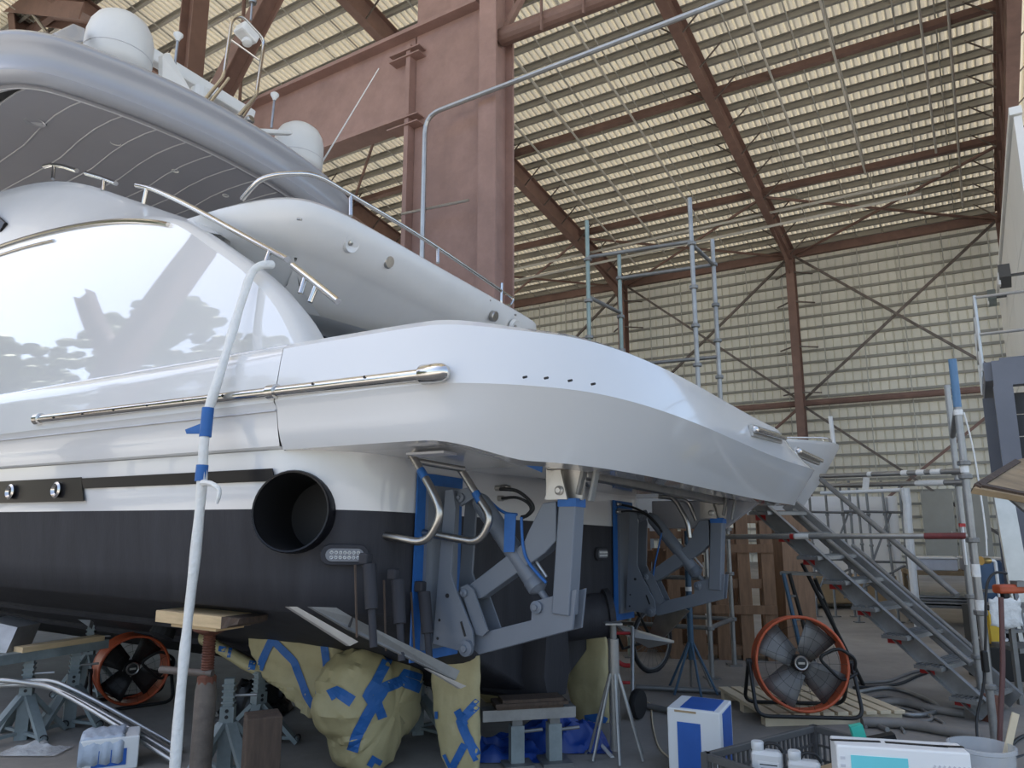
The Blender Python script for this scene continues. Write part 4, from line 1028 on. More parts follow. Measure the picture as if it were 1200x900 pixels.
# shaft bracket wrap
S = lambda x, y, p: bp(x, y, p)
def fin(pl, p, th, nm, seed, amp=.018):
    keys = []
    for (xa, ya, xb, yb) in pl:
        a, b = S(xa, ya, p), S(xb, yb, p); keys.append(((a + b) / 2, (b - a) / 2, V3(0, th, 0), 2.6))
    mb = blob(lerp_rings(keys, 8), amp, 7, seed, 44)
    return mb, Y(mb, nm, M_paper, smooth=35)
mb_, w1 = fin([(297, 740, 408, 748), (300, 765, 405, 775), (312, 790, 398, 800), (335, 805, 388, 822), (358, 825, 380, 840)], 1.1, .11, 'wrapped_shaft_bracket', 1)
drape(mb_, [([(300, 792), (318, 752), (322, 752), (345, 775), (360, 815), (373, 838)], 9), ([(380, 752), (384, 785), (388, 800)], 9), ([(303, 790), (310, 770)], 8), ([(370, 812), (395, 812)], 9)], w1)
sh_ = blob(lerp_rings([(S(238, 748, 1.1), V3(0, .055, 0), V3(.02, 0, .05), 2.0), (S(312, 790, 1.1), V3(0, .055, 0), V3(.02, 0, .05), 2.0)], 6), .008, 9, 4, 12)
w2 = Y(sh_, 'wrapped_shaft', M_paper, smooth=70)
drape(sh_, [([(262, 752), (258, 776)], 8), ([(270, 760), (267, 781)], 4), ([(297, 770), (294, 795)], 8)], w2)
# propeller wrap: three swollen blade lobes seen from the quarter
mp_ = MB(); rows = []
cen = V3(.80, 1.07, .41)
def ridge(v): return 1 - 2 * abs(noise.noise(v))
NU, NK = 26, 80
for i in range(NU + 1):
    f = i / NU; u = (f - .5) * .50; base = max(0.02, 1 - abs(2 * f - 1) ** 3.2) ** .55
    r_ = []
    for k in range(NK):
        a = 2 * pi * k / NK; lobe = 1 + .17 * cos(3 * (a - .62 + u * .9)) + .06 * cos(5 * a + 1)
        R_ = .36 * base * lobe
        d0 = V3(0, cos(a), sin(a))
        v = cen + V3(u, cos(a) * R_ * 1.02, sin(a) * R_)
        v += d0 * (.030 * ridge(V3(u * 2.2, cos(a) * 2.4, sin(a) * 2.4)) + .022 * ridge(V3(u * 5 + 3, cos(a) * 5, sin(a) * 5 + 2)) + .010 * ridge(V3(u * 13, cos(a) * 9 + 7, sin(a) * 9))) * min(1, base * 1.4)
        v.x += .03 * ridge(V3(a * 1.3, R_ * 7, 1.0)) * (1 - base)
        v.z = max(v.z, .06 + .01 * sin(k)); r_.append(v)
    rows.append(r_)
mp_.grid(rows, close=True); mp_.f.append(tuple(range(NK - 1, -1, -1))); mp_.mi.append(0); mp_.f.append(tuple(NU * NK + k for k in range(NK))); mp_.mi.append(0)
w3 = Y(mp_, 'wrapped_propeller', M_paper, smooth=28)
drape(mp_, [([(458, 765), (440, 800), (430, 815), (438, 825)], 12), ([(386, 815), (395, 810), (413, 822)], 14), ([(498, 808), (470, 798), (450, 806), (430, 838), (418, 862), (413, 880)], 13), ([(440, 820), (448, 842)], 11), ([(442, 888), (432, 905)], 14), ([(470, 795), (474, 788), (498, 796)], 8)], w3)
# near rudder wrap
mr = blob(lerp_rings([((S(508, 772, .95) + S(562, 768, .95)) / 2, (S(562, 768, .95) - S(508, 772, .95)) / 2, V3(0, .045, 0), 3), ((S(509, 830, .95) + S(562, 830, .95)) / 2, (S(562, 830, .95) - S(509, 830, .95)) / 2, V3(0, .05, 0), 3),
      ((S(520, 885, .95) + S(562, 885, .95)) / 2, (S(562, 885, .95) - S(520, 885, .95)) / 2, V3(0, .045, 0), 3), ((S(528, 906, .95) + S(562, 906, .95)) / 2, (S(562, 906, .95) - S(528, 906, .95)) / 2, V3(0, .03, 0), 3)], 8), .010, 8, 9, 44)
w4 = Y(mr, 'wrapped_rudder', M_paper, smooth=35)
drape(mr, [([(561, 822), (540, 845), (545, 858), (560, 890)], 11), ([(536, 832), (545, 850)], 9), ([(510, 838), (514, 838)], 9), ([(545, 872), (530, 900)], 9), ([(519, 885), (526, 900)], 8)], w4)
# far rudder and far propeller wraps
mf = blob(lerp_rings([((S(655, 752, -.72) + S(712, 744, -.72)) / 2, (S(712, 744, -.72) - S(655, 752, -.72)) / 2, V3(0, .05, 0), 3), ((S(664, 800, -.72) + S(713, 800, -.72)) / 2, (S(713, 800, -.72) - S(664, 800, -.72)) / 2, V3(0, .05, 0), 3),
      ((S(676, 840, -.72) + S(715, 840, -.72)) / 2, (S(715, 840, -.72) - S(676, 840, -.72)) / 2, V3(0, .045, 0), 3), ((S(688, 862, -.72) + S(712, 864, -.72)) / 2, (S(712, 864, -.72) - S(688, 862, -.72)) / 2, V3(0, .03, 0), 3)], 8), .008, 8, 12, 44)
w5 = Y(mf, 'wrapped_rudder', M_paper, smooth=35)
drape(mf, [([(686, 845), (700, 843), (714, 850)], 14), ([(690, 855), (690, 845)], 8)], w5)
mq = MB(); rows = []
cen = V3(.95, -.95, .40)
for i in range(11):
    f = i / 10; u = (f - .5) * .45; base = sqrt(max(0.0, 1 - (2 * f - 1) ** 4)) * .92 + .08
    rows.append([cen + V3(u, cos(2 * pi * k / 24) * .36 * base, max(sin(2 * pi * k / 24) * .35 * base, -.34)) + V3(noise.noise(V3(k, i, 0) * .7), noise.noise(V3(k, i, 4) * .7), noise.noise(V3(k, i, 8) * .7)) * .03 for k in range(24)])
mq.grid(rows, close=True); mq.f.append(tuple(range(23, -1, -1))); mq.mi.append(0); mq.f.append(tuple(10 * 24 + k for k in range(24))); mq.mi.append(0)
w6 = Y(mq, 'wrapped_propeller', M_paper, smooth=60)
# far trim tab seen below the starboard lift
Y(MB().prism([bp(722, 732, -1.4), bp(790, 752, -1.5), bp(760, 758, -1.5), bp(735, 745, -1.4)], (0, 0, .02)), 'trim_tab', M_alu, hull)
Y(MB().prism([bp(775, 700, -1.75), bp(808, 716, -1.75), bp(778, 748, -1.75), bp(762, 742, -1.75)], (0, .03, 0)), 'trim_tab', M_ssd, hull)
# ================================================================== YARD GEAR ON THE FLOOR
GA = radians(147.9)
RZ = lambda a: Matrix.Rotation(a, 3, 'Z')
def B(mb, name, m, t, **k): return mb.build(name, m, t, **k)
def Bl(mb, name, m, t, **k): return mb.build(name, m, t, local=True, **k)
# ---------- screw jack with timber block under the port chine
q = YM @ V3(1.22, 2.08, 1.09)
t = thing('screw_jack', 'rusty screw jack post with pine block wedged under the black chine', 'jack', (q.x, q.y, 0), radians(149))
Bl(MB().lathe([(.11, 0), (.11, .012), (.062, .014), (.062, .60), (.05, .66)], (0, 0, 0), (0, 0, 1), 18), 'jack_tube', M_rustg, t, smooth=40)
prof = [(.034, .64)]
for i in range(18): prof += [(.040, .66 + i * .0155), (.032, .668 + i * .0155)]
Bl(MB().lathe(prof + [(.034, .94)], (0, 0, 0), (0, 0, 1), 14), 'jack_screw', M_rust, t)
Bl(MB().lathe([(.05, .63), (.055, .64), (.055, .68), (.045, .69)], (0, 0, 0), (0, 0, 1), 8), 'jack_nut', M_rust, t)
Bl(MB().lathe([(.045, .92), (.10, .945), (.10, .96)], (0, 0, 0), (0, 0, 1), 8), 'head_plate', M_rust, t)
Bl(MB().tube([V3(-.05, .0, .70), V3(.28, .12, .71)], .022, 10), 'jack_handle', M_rustg, t, smooth=40)
Bl(MB().box((.03, 0, .972), (.42, .20, .022)), 'packing_board', M_wood, t)
Bl(MB().box((.05, .02, 1.018), (.62, .22, .07)), 'timber_block', M_wood, t, bevel=.004)
bm_ = MB()
rnd = random.Random(3)
pts0 = [V3(-.26, y, z) for y, z in ((-.09, .985), (.13, .985), (.13, 1.052), (-.09, 1.052))]
rows = [pts0] + [[p + V3(-.05 * k + rnd.uniform(-.02, .02), rnd.uniform(-.015, .015), (.02 if p.z < 1.02 else 0) * k * .6) for p in pts0] for k in (1, 2, 3)]
bm_.grid(rows, close=True); bm_.f.append(tuple(range(12, 16))); bm_.mi.append(0)
Bl(bm_, 'splintered_end', M_dkwood, t)
# ---------- white film-wrapped pole hung over the coaming
pl_ = [(319, 310, 2.20), (306, 311, 2.28), (295, 320, 2.32), (286, 345, 2.35), (272, 390, 2.40), (255, 447, 2.49), (243, 487, 2.52), (239, 520, 2.53), (236, 575, 2.52), (229, 650, 2.52), (221, 720, 2.52), (212, 810, 2.53), (205, 900, 2.54), (203, 940, 2.54)]
P_ = [YM @ bp(x, y, p) for x, y, p in pl_]
b_ = P_[-1].copy(); P_.append(V3(b_.x - .01, b_.y, .03))
t = thing('wrapped_pole', 'long white film-wrapped pole hung over the handrail with blue tape', 'pole', (P_[-1].x, P_[-1].y, 0))
cp = crom(P_, 7)
rad = [.026 + .006 * noise.noise(p * 6) for p in cp]
B(MB().tube(cp, rad, 10), 'pole', M_rope, t, smooth=60)
def near_pts(y0, y1): return [YM @ bp(x, y, p) for x, y, p in ((243 - (y0 - 487) * .1, y0, 2.525), (243 - (y1 - 487) * .1, y1, 2.525))]
for y0, y1 in ((478, 512), (545, 564)): B(MB().tube(near_pts(y0, y1), .033, 12), 'tape_wrap', M_tape, t, smooth=60)
a = near_pts(500, 505)[0]; c_ = YM @ bp(217, 506, 2.55)
B(MB().prism([a + V3(0, 0, .03), c_ + V3(0, 0, .012), c_ + V3(.01, 0, -.012), a + V3(0, 0, -.04)], (0, .01, 0)), 'tape_tail', M_tape, t)
B(MB().tube(crom([YM @ bp(238, 566, 2.55), YM @ bp(248, 567, 2.57), YM @ bp(257, 575, 2.57), YM @ bp(254, 590, 2.57)], 4), [.02, .02, .015, .015, .015, .015, .015, .015, .012, .012, .012, .01, .008], 8), 'film_tail', M_rope, t)
# ---------- grey square-post boat stands
def stand(loc, rz, h, lab, top='beam', spread=.3, grp='grey boat stands'):
    t = thing('boat_stand', lab, 'stand', loc, rz, grp)
    Bl(MB().bar(V3(0, 0, 0), V3(0, 0, h * .72), .085, .085), 'post', M_stand, t)
    Bl(MB().bar(V3(0, 0, h * .55), V3(0, 0, h), .06, .06), 'inner_post', M_stand, t)
    for i in range(4): Bl(MB().box((0, 0, h * .76 + i * .035), (.078, .078, .012)), 'ratchet_collar', M_stand, t)
    Bl(MB().tube([V3(-.02, 0, h * .82), V3(.17, 0, h * .82)], .009, 8), 'locking_pin', M_plate, t)
    for a in (.6, 2.2, 3.9, 5.4):
        e = V3(cos(a) * spread, sin(a) * spread, .012)
        Bl(MB().bar(V3(cos(a) * .04, sin(a) * .04, h * .55), e, .065, .03), 'leg', M_stand, t)
        Bl(MB().bar(V3(0, 0, .05), e + V3(0, 0, .03), .03, .02), 'foot_brace', M_stand, t)
        Bl(MB().tube(arc(e + V3(0, 0, .03), .025, 0, 2 * pi, 10, (1, 0, 0), (0, 0, 1)), .005, 6), 'shackle', M_blk, t)
    for k in (h * .62, h * .68): Bl(MB().lathe([(.012, 0), (.012, .003)], (0, -.0435, k), (0, -1, 0), 8), 'pin_hole_shade', M_hole, t)
    return t
g1 = fl(25, 866); g2 = fl(80, 852)
s1 = stand(g1, radians(20), .56, 'grey square-post boat stand beside the white cloth-covered carton')
s2 = stand(g2, radians(35), .56, 'grey square-post boat stand between the other stand and the small fan')
s3 = stand(fl(262, 912), radians(10), .60, 'grey boat stand behind the rusty screw jack post')
s4 = stand(fl(300, 872), radians(50), .50, 'grey boat stand behind the dark timber post')
# cross beam and timber on the pair of stands
t = thing('support_beam', 'grey steel cross beam resting on a pair of boat stands under the hull', 'beam', (g1 + g2) / 2 + V3(0, 0, .565))
d_ = (g2 - g1).normalized()
B(MB().bar(g1 - d_ * .28 + V3(0, 0, .595), g2 + d_ * .25 + V3(0, 0, .595), .09, .07), 'beam', M_stand, t)
B(MB().bar(g1 - d_ * .1 + V3(0, 0, .648), g2 + d_ * .2 + V3(0, 0, .648), .11, .04), 'timber', M_wood, t)
B(MB().prism([g1 + V3(-.55, .1, .63), g1 + V3(-.1, .0, .63), g1 + V3(-.1, .1, .80), g1 + V3(-.4, .15, .85)], (.02, .25, 0)), 'ribbed_pad', M_galv, t)
# keel stand under the skeg
kq = YM @ V3(-.10, .45, 0)
t = thing('keel_stand', 'twin-post grey keel stand with scorched timber pads under the black skeg', 'stand', (kq.x, kq.y, 0), radians(-78))
for dy in (-.10, .16):
    Bl(MB().bar(V3(.05, dy, 0), V3(.05, dy, .25), .09, .09), 'post', M_stand, t); Bl(MB().bar(V3(.05, dy, .22), V3(.05, dy, .29), .07, .07), 'inner_post', M_galvd, t)
    Bl(MB().tube([V3(.05, dy - .02, .20), V3(.05, dy + .18, .21)], .012, 8), 'locking_pin', M_galvd, t)
    Bl(MB().lathe([(.016, 0), (.016, .004)], (.004, dy, .12), (-1, 0, 0), 10), 'pin_hole_shade', M_hole, t)
    Bl(MB().box((.05, dy, .01), (.22, .2, .02)), 'base_plate', M_galvd, t)
Bl(MB().bar(V3(.05, -.34, .325), V3(.05, .30, .325), .12, .07), 'cross_beam', M_galv, t)
for i, (z, l_, w_) in enumerate(((.372, .46, .15), (.394, .5, .19), (.414, .42, .16))): Bl(MB().box((.05, -.02 + .01 * i, z), (w_, l_, .02)), 'timber_pad', M_dkwood, t)
for y in (.03, .10): Bl(MB().lathe([(.03, 0), (.034, .02), (.03, .05), (.01, .055)], (-.04, y, .36), (0, 0, 1), 12), 'rag_plug', M_cloth, t)
# dark timber post, lower left
q = aty(305, 900, 4.45)
t = thing('timber_post', 'short dark weathered timber post with checked top beside the wrapped propeller', 'timber', (q.x, q.y, 0), radians(25))
Bl(MB().box((0, 0, .26), (.19, .19, .52)), 'post', M_dkwood, t, bevel=.008)
# ---------- drum fans
def drum_fan(loc, rz, R_, dp, blade, lab, tilt=0.0):
    t = thing('drum_fan', lab, 'fan', loc, rz)
    c = V3(0, 0, R_ + .035)
    ax = V3(0, -1, tilt).normalized()
    Bl(MB().lathe([(R_, -dp / 2), (R_ + .012, -dp / 2), (R_ + .012, dp / 2), (R_, dp / 2), (R_, -dp / 2)], c, ax, 40, cap=False), 'drum', M_orange, t, smooth=40)
    for s_ in (-1, 1): Bl(MB().tube(arc(c + ax * s_ * dp / 2, R_ + .006, 0, 2 * pi, 40, (1, 0, 0), (0, ax.z * 1.0, -ax.y))[:-1], .012, 8, closed=True), 'rim', M_orange, t, smooth=60)
    hub = Bl(MB().lathe([(.0, .06), (.045, .055), (.065, .03), (.065, -.05), (.03, -.06)], c, ax, 20), 'hub', M_blk, t, smooth=40)
    Bl(MB().lathe([(.042, .058), (.05, .062), (.056, .056)], c, ax, 24, cap=False), 'badge_ring', M_plate, hub); Bl(MB().box(c + ax * .062, (.05, .004, .016)), 'badge', M_plate, hub)
    x = V3(1, 0, 0); y = ax.cross(x).normalized()
    for k in range(4):
        a = pi / 4 + k * pi / 2 + .12; r = x * cos(a) + y * sin(a); tt = ax.cross(r)
        rows = []
        for f in (0, .35, .7, 1):
            rr = .06 + (R_ * .93 - .06) * f; w_ = R_ * (.22 + .20 * f)
            rows.append([c + r * rr + tt * w_ * g + ax * (.045 * g * (1 - .3 * f)) for g in (-1, -.3, .4, 1)])
        Bl(MB().grid(rows), 'blade', blade, t, smooth=60, solid=.004)
    m_ = MB()
    for k in range(18):
        a = 2 * pi * k / 18; r = x * cos(a) + y * sin(a)
        m_.tube([c + ax * (dp / 2 + .01) + r * .07, c + ax * (dp / 2 + .015) + r * R_], .0012, 4)
    Bl(m_, 'guard', M_blk, t)
    for rr in (.35, .6, .82): Bl(MB().tube(arc(c + ax * (dp / 2 + .012), R_ * rr, 0, 2 * pi, 32, x, y)[:-1], .0012, 4, closed=True), 'guard_ring', M_blk, t)
    # tubular cradle
    W_ = R_ + .05
    Bl(MB().tube(bend([V3(-W_, -.02, c.z), V3(-W_, -.20, .02), V3(W_, -.20, .02), V3(W_, -.02, c.z)], .09), .015, 8), 'cradle', M_blk, t, smooth=60)
    Bl(MB().tube(bend([V3(-W_, .02, c.z), V3(-W_, .26, .02), V3(W_, .26, .02), V3(W_, .02, c.z)], .09), .015, 8), 'cradle', M_blk, t, smooth=60)
    Bl(MB().tube(bend([V3(W_, -.02, c.z - .1), V3(W_ + .02, -.08, c.z + .05), V3(W_ - .12, -.10, c.z + .14), V3(W_ - .28, -.10, c.z + .06), V3(W_ - .1, -.09, c.z - .12), V3(W_ + .02, -.06, c.z - .06)], .06), .013, 8), 'handle', M_blk, t, smooth=60)
    for s_ in (-1, 1): Bl(MB().lathe([(.03, -.02), (.03, .02)], c + V3(s_ * W_, 0, 0), (1, 0, 0), 10), 'pivot_knob', M_blk, t)
    return t
q = fl(941, 836, .10); drum_fan((q.x, q.y, .10), radians(-6), .345, .15, M_fan, 'orange drum fan with grey blades on the slatted duckboard', .12)
q = fl(150, 826); drum_fan(q, radians(38), .275, .26, M_fand, 'small orange drum fan with black blades under the hull')
# ---------- slatted duckboard
q = fl(945, 832)
t = thing('duckboard', 'pale slatted timber duckboard under the orange drum fan', 'duckboard', (q.x, q.y, 0), radians(6))
for y in (-.42, 0, .42): Bl(MB().box((0, y, .035), (1.15, .08, .07)), 'bearer', M_wood2, t)
sl0 = None
for i in range(10):
    x = -.54 + i * .12
    if sl0 is None: sl0 = Bl(MB().box((0, 0, 0), (.092, .98, .028)), 'slat', M_wood2, t, bevel=.003); sl0.location = (x, 0, .086)
    else: c = clone(sl0, t); c.location = (x, 0, .086)
# ---------- cartons, crate, bottles, bucket
def carton(name, lab, loc, rz, sx, sy, sz, m, labels, cat='box'):
    t = thing(name, lab, cat, loc, rz)
    Bl(MB().box((0, 0, sz / 2), (sx, sy, sz)), 'carton', m, t, bevel=.008)
    for nm, c, s_, mm in labels: Bl(MB().box(c, s_), nm, mm, t)
    return t
q = fl(835, 897)
carton('shipping_carton', 'worn white carton with big blue panels standing by the grey crate', V3(1.25, 5.20, 0), radians(-27), .34, .38, .40, M_white,
       [('blue_panel', (-.03, -.192, .18), (.15, .004, .28), M_blue), ('blue_panel', (.172, .02, .20), (.004, .27, .36), M_blue), ('blue_panel', (.02, .0, .402), (.22, .32, .004), M_blue),
        ('torn_edge', (-.05, -.192, .385), (.14, .004, .012), M_card)])
def crate(lab, loc, rz, sx, sy, sz):
    t = thing('plastic_crate', lab, 'crate', loc, rz)
    Bl(MB().box((0, 0, .012), (sx, sy, .02)), 'base', M_dcrate, t)
    for (c, s_) in (((0, -sy / 2, sz - .02), (sx, .03, .04)), ((0, sy / 2, sz - .02), (sx, .03, .04)), ((-sx / 2, 0, sz - .02), (.03, sy, .04)), ((sx / 2, 0, sz - .02), (.03, sy, .04)),
                    ((0, -sy / 2, .04), (sx, .02, .06)), ((0, sy / 2, .04), (sx, .02, .06)), ((-sx / 2, 0, .04), (.02, sy, .06)), ((sx / 2, 0, .04), (.02, sy, .06))):
        Bl(MB().box(c, s_), 'rail', M_dcrate, t, bevel=.004)
    for i in (-1, 1):
        for j in (-1, 1): Bl(MB().box((i * sx / 2, j * sy / 2, sz / 2), (.045, .045, sz)), 'corner_post', M_dcrate, t)
    m_ = MB()
    for j in (-1, 1):
        n = int(sx / .042)
        for k in range(n): m_.box((-sx / 2 + (k + .5) * sx / n, j * sy / 2, sz / 2 + .01), (.014, .012, sz - .1))
        for z in (.33, .62): m_.box((0, j * sy / 2, sz * z), (sx, .012, .014))
        n = int(sy / .042)
        for k in range(n): m_.box((j * sx / 2, -sy / 2 + (k + .5) * sy / n, sz / 2 + .01), (.012, .014, sz - .1))
        for z in (.33, .62): m_.box((j * sx / 2, 0, sz * z), (.012, sy, .014))
    o = Bl(m_, 'lattice', M_dcrate, t); o['kind'] = 'stuff'
    return t
cr_c = V3(1.72, 4.50, 0)
crate('large grey lattice-sided plastic crate holding bottles', cr_c, radians(34), 1.02, .68, .30)
def jug(loc, rz, lab):
    t = thing('solvent_bottle', lab, 'bottle', loc, rz, 'white bottles in the grey crate')
    Bl(MB().box((0, 0, .10), (.16, .085, .20)), 'body', M_wht, t, bevel=.02)
    Bl(MB().lathe([(.03, .195), (.034, .20), (.034, .235), (.03, .24)], (-.045, 0, 0), (0, 0, 1), 16), 'cap', M_wht, t, smooth=40)
    Bl(MB().tube(bend([V3(-.02, 0, .195), V3(.0, 0, .235), V3(.06, 0, .235), V3(.085, 0, .195)], .02), .009, 8), 'handle', M_blk, t)
    Bl(MB().box((.01, -.0435, .10), (.11, .002, .10)), 'paper_label', M_white, t)
    for k in range(4): Bl(MB().box((.01, -.045, .135 - k * .02), (.09 - .012 * (k % 2), .001, .005)), 'print_line', M_blk, t)
jug(V3(1.40, 4.34, .16), radians(-22), 'white flat bottle at the corner of the crate beside the blue carton')
jug(V3(1.54, 4.17, .16), radians(-22), 'white flat bottle with printed label beside the cardboard in the crate')
for i, (x, y) in enumerate(((1.40, 4.34), (1.54, 4.17))):
    one(MB().box((x, y, .09), (.17, .11, .135), 0, RZ(radians(-22))), 'packing_carton', M_card, ['brown carton under the corner bottle in the crate', 'brown carton under the labelled bottle in the crate'][i], 'box')
one(MB().box((1.86, 4.36, .14), (.24, .26, .22), 0, RZ(.6)), 'cardboard_box', M_card, 'plain brown cardboard box inside the grey crate', 'box')
one(MB().box((1.66, 4.06, .22), (.14, .05, .08), 0, RZ(.1)), 'blue_packet', M_blue, 'small blue packet in the crate beside the labelled bottle', 'packet')
# teal carton in front
q = V3(1.79, 3.66, 0)
t = thing('teal_carton', 'open white carton with turquoise print panel in front of the crate', 'box', q, radians(-13))
Bl(MB().box((0, 0, .29), (.56, .16, .58)), 'carton', M_white, t, bevel=.008)
Bl(MB().box((-.10, -.082, .37), (.24, .004, .34), 0), 'turquoise_panel', M_teal, t)
for k in range(11): Bl(MB().box((.05 + k * .02, -.082, .37), (.008, .004, .34), 0, Matrix.Rotation(.5, 3, 'Y')), 'print_stripe', M_seam, t)
for k in range(10): Bl(MB().box((-.255, -.082, .22 + k * .034), (.02, .004, .012)), 'print_stripe', M_seam, t)
for (x0, w_, r_) in ((-.18, .22, .08), (.08, .26, -.05), (.22, .12, .1)): Bl(MB().box((x0, -.0, .582), (w_, .02, .004), 0, RZ(r_)), 'torn_slot', M_blk, t)
# green-capped tube pack standing in the crate
t = thing('green_pack', 'green and black cartridge pack standing behind the turquoise carton', 'packet', V3(1.84, 4.04, .02), radians(-10))
Rg = Matrix.Rotation(-.25, 3, 'Y')
Bl(MB().box((.0, 0, .28), (.06, .05, .54), 0, Rg), 'green_sleeve', M_green, t); Bl(MB().box((.11, .01, .25), (.14, .06, .50), 0, Rg), 'black_sleeve', M_blk, t)
for k in range(3): Bl(MB().box((.06 + .02 * k, -.03, .44 - .05 * k), (.07, .004, .012), 0, Rg), 'print_line', M_wht, t)
# clear bucket with stirring stick
q = V3(2.30, 3.86, 0)
t = thing('mixing_bucket', 'clear plastic mixing bucket holding a wooden stirrer', 'bucket', q)
Bl(MB().lathe([(.10, 0), (.105, .005), (.142, .50), (.150, .505), (.150, .52), (.138, .522), (.102, .012)], (0, 0, 0), (0, 0, 1), 28, cap=False), 'bucket', mat('clear_plastic', (.62, .64, .65), .2, var=.05, alpha=.5), t, smooth=40)
for k in range(7): Bl(MB().box((.0 + cos(4.3 + k * .12) * .123, sin(4.3 + k * .12) * .127, .30), (.006, .004, .10), 0, RZ(4.3 + k * .12 + pi / 2)), 'measure_mark', M_seam, t)
t2 = thing('stirring_stick', 'flat pale wooden stirring stick leaning in the clear bucket', 'stick', q + V3(-.03, .0, .015))
B(MB().bar(q + V3(-.05, 0, .02), q + V3(.20, .02, .66), .035, .006, (0, 1, 0)), 'stick', M_wood2, t2)
# ---------- cloth-draped carton and clear film, lower left
q = fl(128, 897)
t = carton('cloth_carton', 'small worn carton with blue print near the long aluminium bars', q, radians(25), .34, .26, .20, M_white, [('blue_panel', (.0, -.132, .08), (.2, .004, .1), M_blue)])
cl = MB(); rows = []
for i in range(13):
    r_ = []
    for j in range(9):
        x = -.20 + .28 * i / 12; y = -.20 + .36 * j / 8
        z = .212 if (abs(x) < .172 and y > -.132) else .0
        if y < -.132: z = .212 - (-.132 - y) * 2.4; y = -.142 - .01 * sin(i * 1.9)
        if x < -.172: z = min(z if z else .2, .212 - (-.172 - x) * 3); x = -.180
        r_.append(V3(x, y, max(.02, z + .006 * sin(i * 2.2 + j))))
    rows.append(r_)
cl.grid(rows)
cl_ = cl.build('cloth', M_cloth, None, smooth=60, solid=.004); cl_.matrix_world = Matrix.Translation(q) @ Matrix.Rotation(radians(25), 4, 'Z')
tag(cl_, 'pale blue cloth draped over the small worn carton', 'cloth')
f = MB(); c0 = fl(40, 882)
f.grid([[c0 + V3((i / 10 - .5) * .42, (j / 6 - .5) * .22, .012 + .16 * max(0, noise.noise(V3(i * .6, j * .7, 2)) + .35) * (1 - abs(j / 3 - 1)) * (1 - abs(i / 5 - 1))) for i in range(11)] for j in range(7)])
one(f, 'plastic_film', M_film, 'crumpled clear plastic film on the floor before the boat stand', 'film', smooth=60)
# long aluminium bars lying from the stand to the floor
for k, (x0, y0, x1, y1, z0, dz) in enumerate(((32, 800, 208, 886, .42, .03), (38, 803, 205, 893, .41, .03), (44, 797, 214, 878, .43, .03))):
    a = aty(x0, y0, 5.75); b = fl(x1, y1, .03)
    t = thing('aluminium_bar', ['middle of three long aluminium bars sloping from the stand to the floor', 'lowest of three long aluminium bars sloping from the stand to the floor', 'highest of three long aluminium bars sloping from the stand to the floor'][k], 'bar', (b.x, b.y, 0), 0, 'aluminium bars on the stand')
    mid_ = a.lerp(b, .3) + V3(0, 0, .05)
    B(MB().tube(crom([a + V3(-.55, .05, .02 - .05 * k), a, mid_, b], 6), .016 if k else .022, 8), 'bar', M_alu, t, smooth=60)
# black tarpaulin heap and far gear under the hull
def heap(name, px, py, sx, sy, h, m, lab, seed, cat='tarpaulin', Yd=None):
    c = fl(px, py); mb = MB(); N = 34
    rows = []
    for i in range(N + 1):
        r_ = []
        for j in range(N + 1):
            x = i / N * 2 - 1; y = j / N * 2 - 1; e = max(0, 1 - (x * x + y * y))
            z = h * e ** .6 * (.45 + .5 * noise.noise(V3(x * 1.8 + seed, y * 1.8, seed)) + .42 * (1 - 2 * abs(noise.noise(V3(x * 2.6, y * 2.2 + seed, seed))))) + .03 * noise.noise(V3(x * 6, y * 6, seed)) * e
            r_.append(c + V3(x * sx, y * sy, max(.006, z)))
        rows.append(r_)
    mb.grid(rows); return one(mb, name, m, lab, cat, smooth=30)
heap('tarpaulin', 300, 832, .30, .25, .30, M_blk, 'black tarpaulin heap on the floor behind the dark timber post', 3)
heap('tarpaulin', 580, 884, .34, .2, .14, M_tarp, 'blue tarpaulin bunched behind the near wrapped rudder', 5)
heap('tarpaulin', 655, 872, .36, .24, .24, M_tarp, 'blue tarpaulin bunched beside the far wrapped rudder', 8)
t = thing('chair_frame', 'white tubular frame standing in the blue tarpaulin', 'frame', fl(690, 862))
B(MB().tube(bend([aty(645, 838, 5.9), aty(688, 866, 5.75), aty(700, 868, 5.7), fl(718, 888)], .05), .014, 8), 'frame_tube', M_wht, t, smooth=60)
B(MB().tube([aty(694, 862, 5.75), fl(686, 884)], .012, 8), 'frame_leg', M_galv, t)
B(MB().tube([aty(704, 866, 5.75), fl(708, 872)], .012, 8), 'frame_leg', M_galv, t)
# white film bundle hanging behind the prop
heap('film_bundle', 492, 845, .16, .12, .35, M_film, 'white plastic film bundle behind the wrapped propeller', 11, 'film')
stand(fl(489, 860), radians(15), .50, 'grey boat stand behind the plastic film bundle')
stand(fl(100, 812), radians(15), .62, 'grey boat stand far behind the small fan')
# ---------- centre stand with rod legs
q = fl(722, 888)
t = thing('tripod_stand', 'galvanised tripod stand with thin rod legs right of the far wrapped rudder', 'stand', q)
Bl(MB().tube([V3(0, 0, .05), V3(0, 0, .78)], .038, 12), 'post', M_galv, t, smooth=40)
Bl(MB().tube([V3(0, 0, .6), V3(0, 0, .88)], .024, 12), 'inner_tube', M_galvd, t, smooth=40)
for a in (.3, 1.6, 2.6, 3.7, 4.7, 5.7): Bl(MB().tube([V3(cos(a) * .03, sin(a) * .03, .55), V3(cos(a) * .20, sin(a) * .20, .01)], .011, 8), 'rod_leg', M_galv, t)
Bl(MB().box((0, 0, .885), (.12, .12, .012)), 'head_plate', M_galv, t)
q = fl(812, 812)
t = thing('axle_stand', 'blue tripod axle stand behind the blue and white carton', 'stand', q)
M_bst = mat('dark_blue_paint', (.035, .085, .14), .5, var=.2)
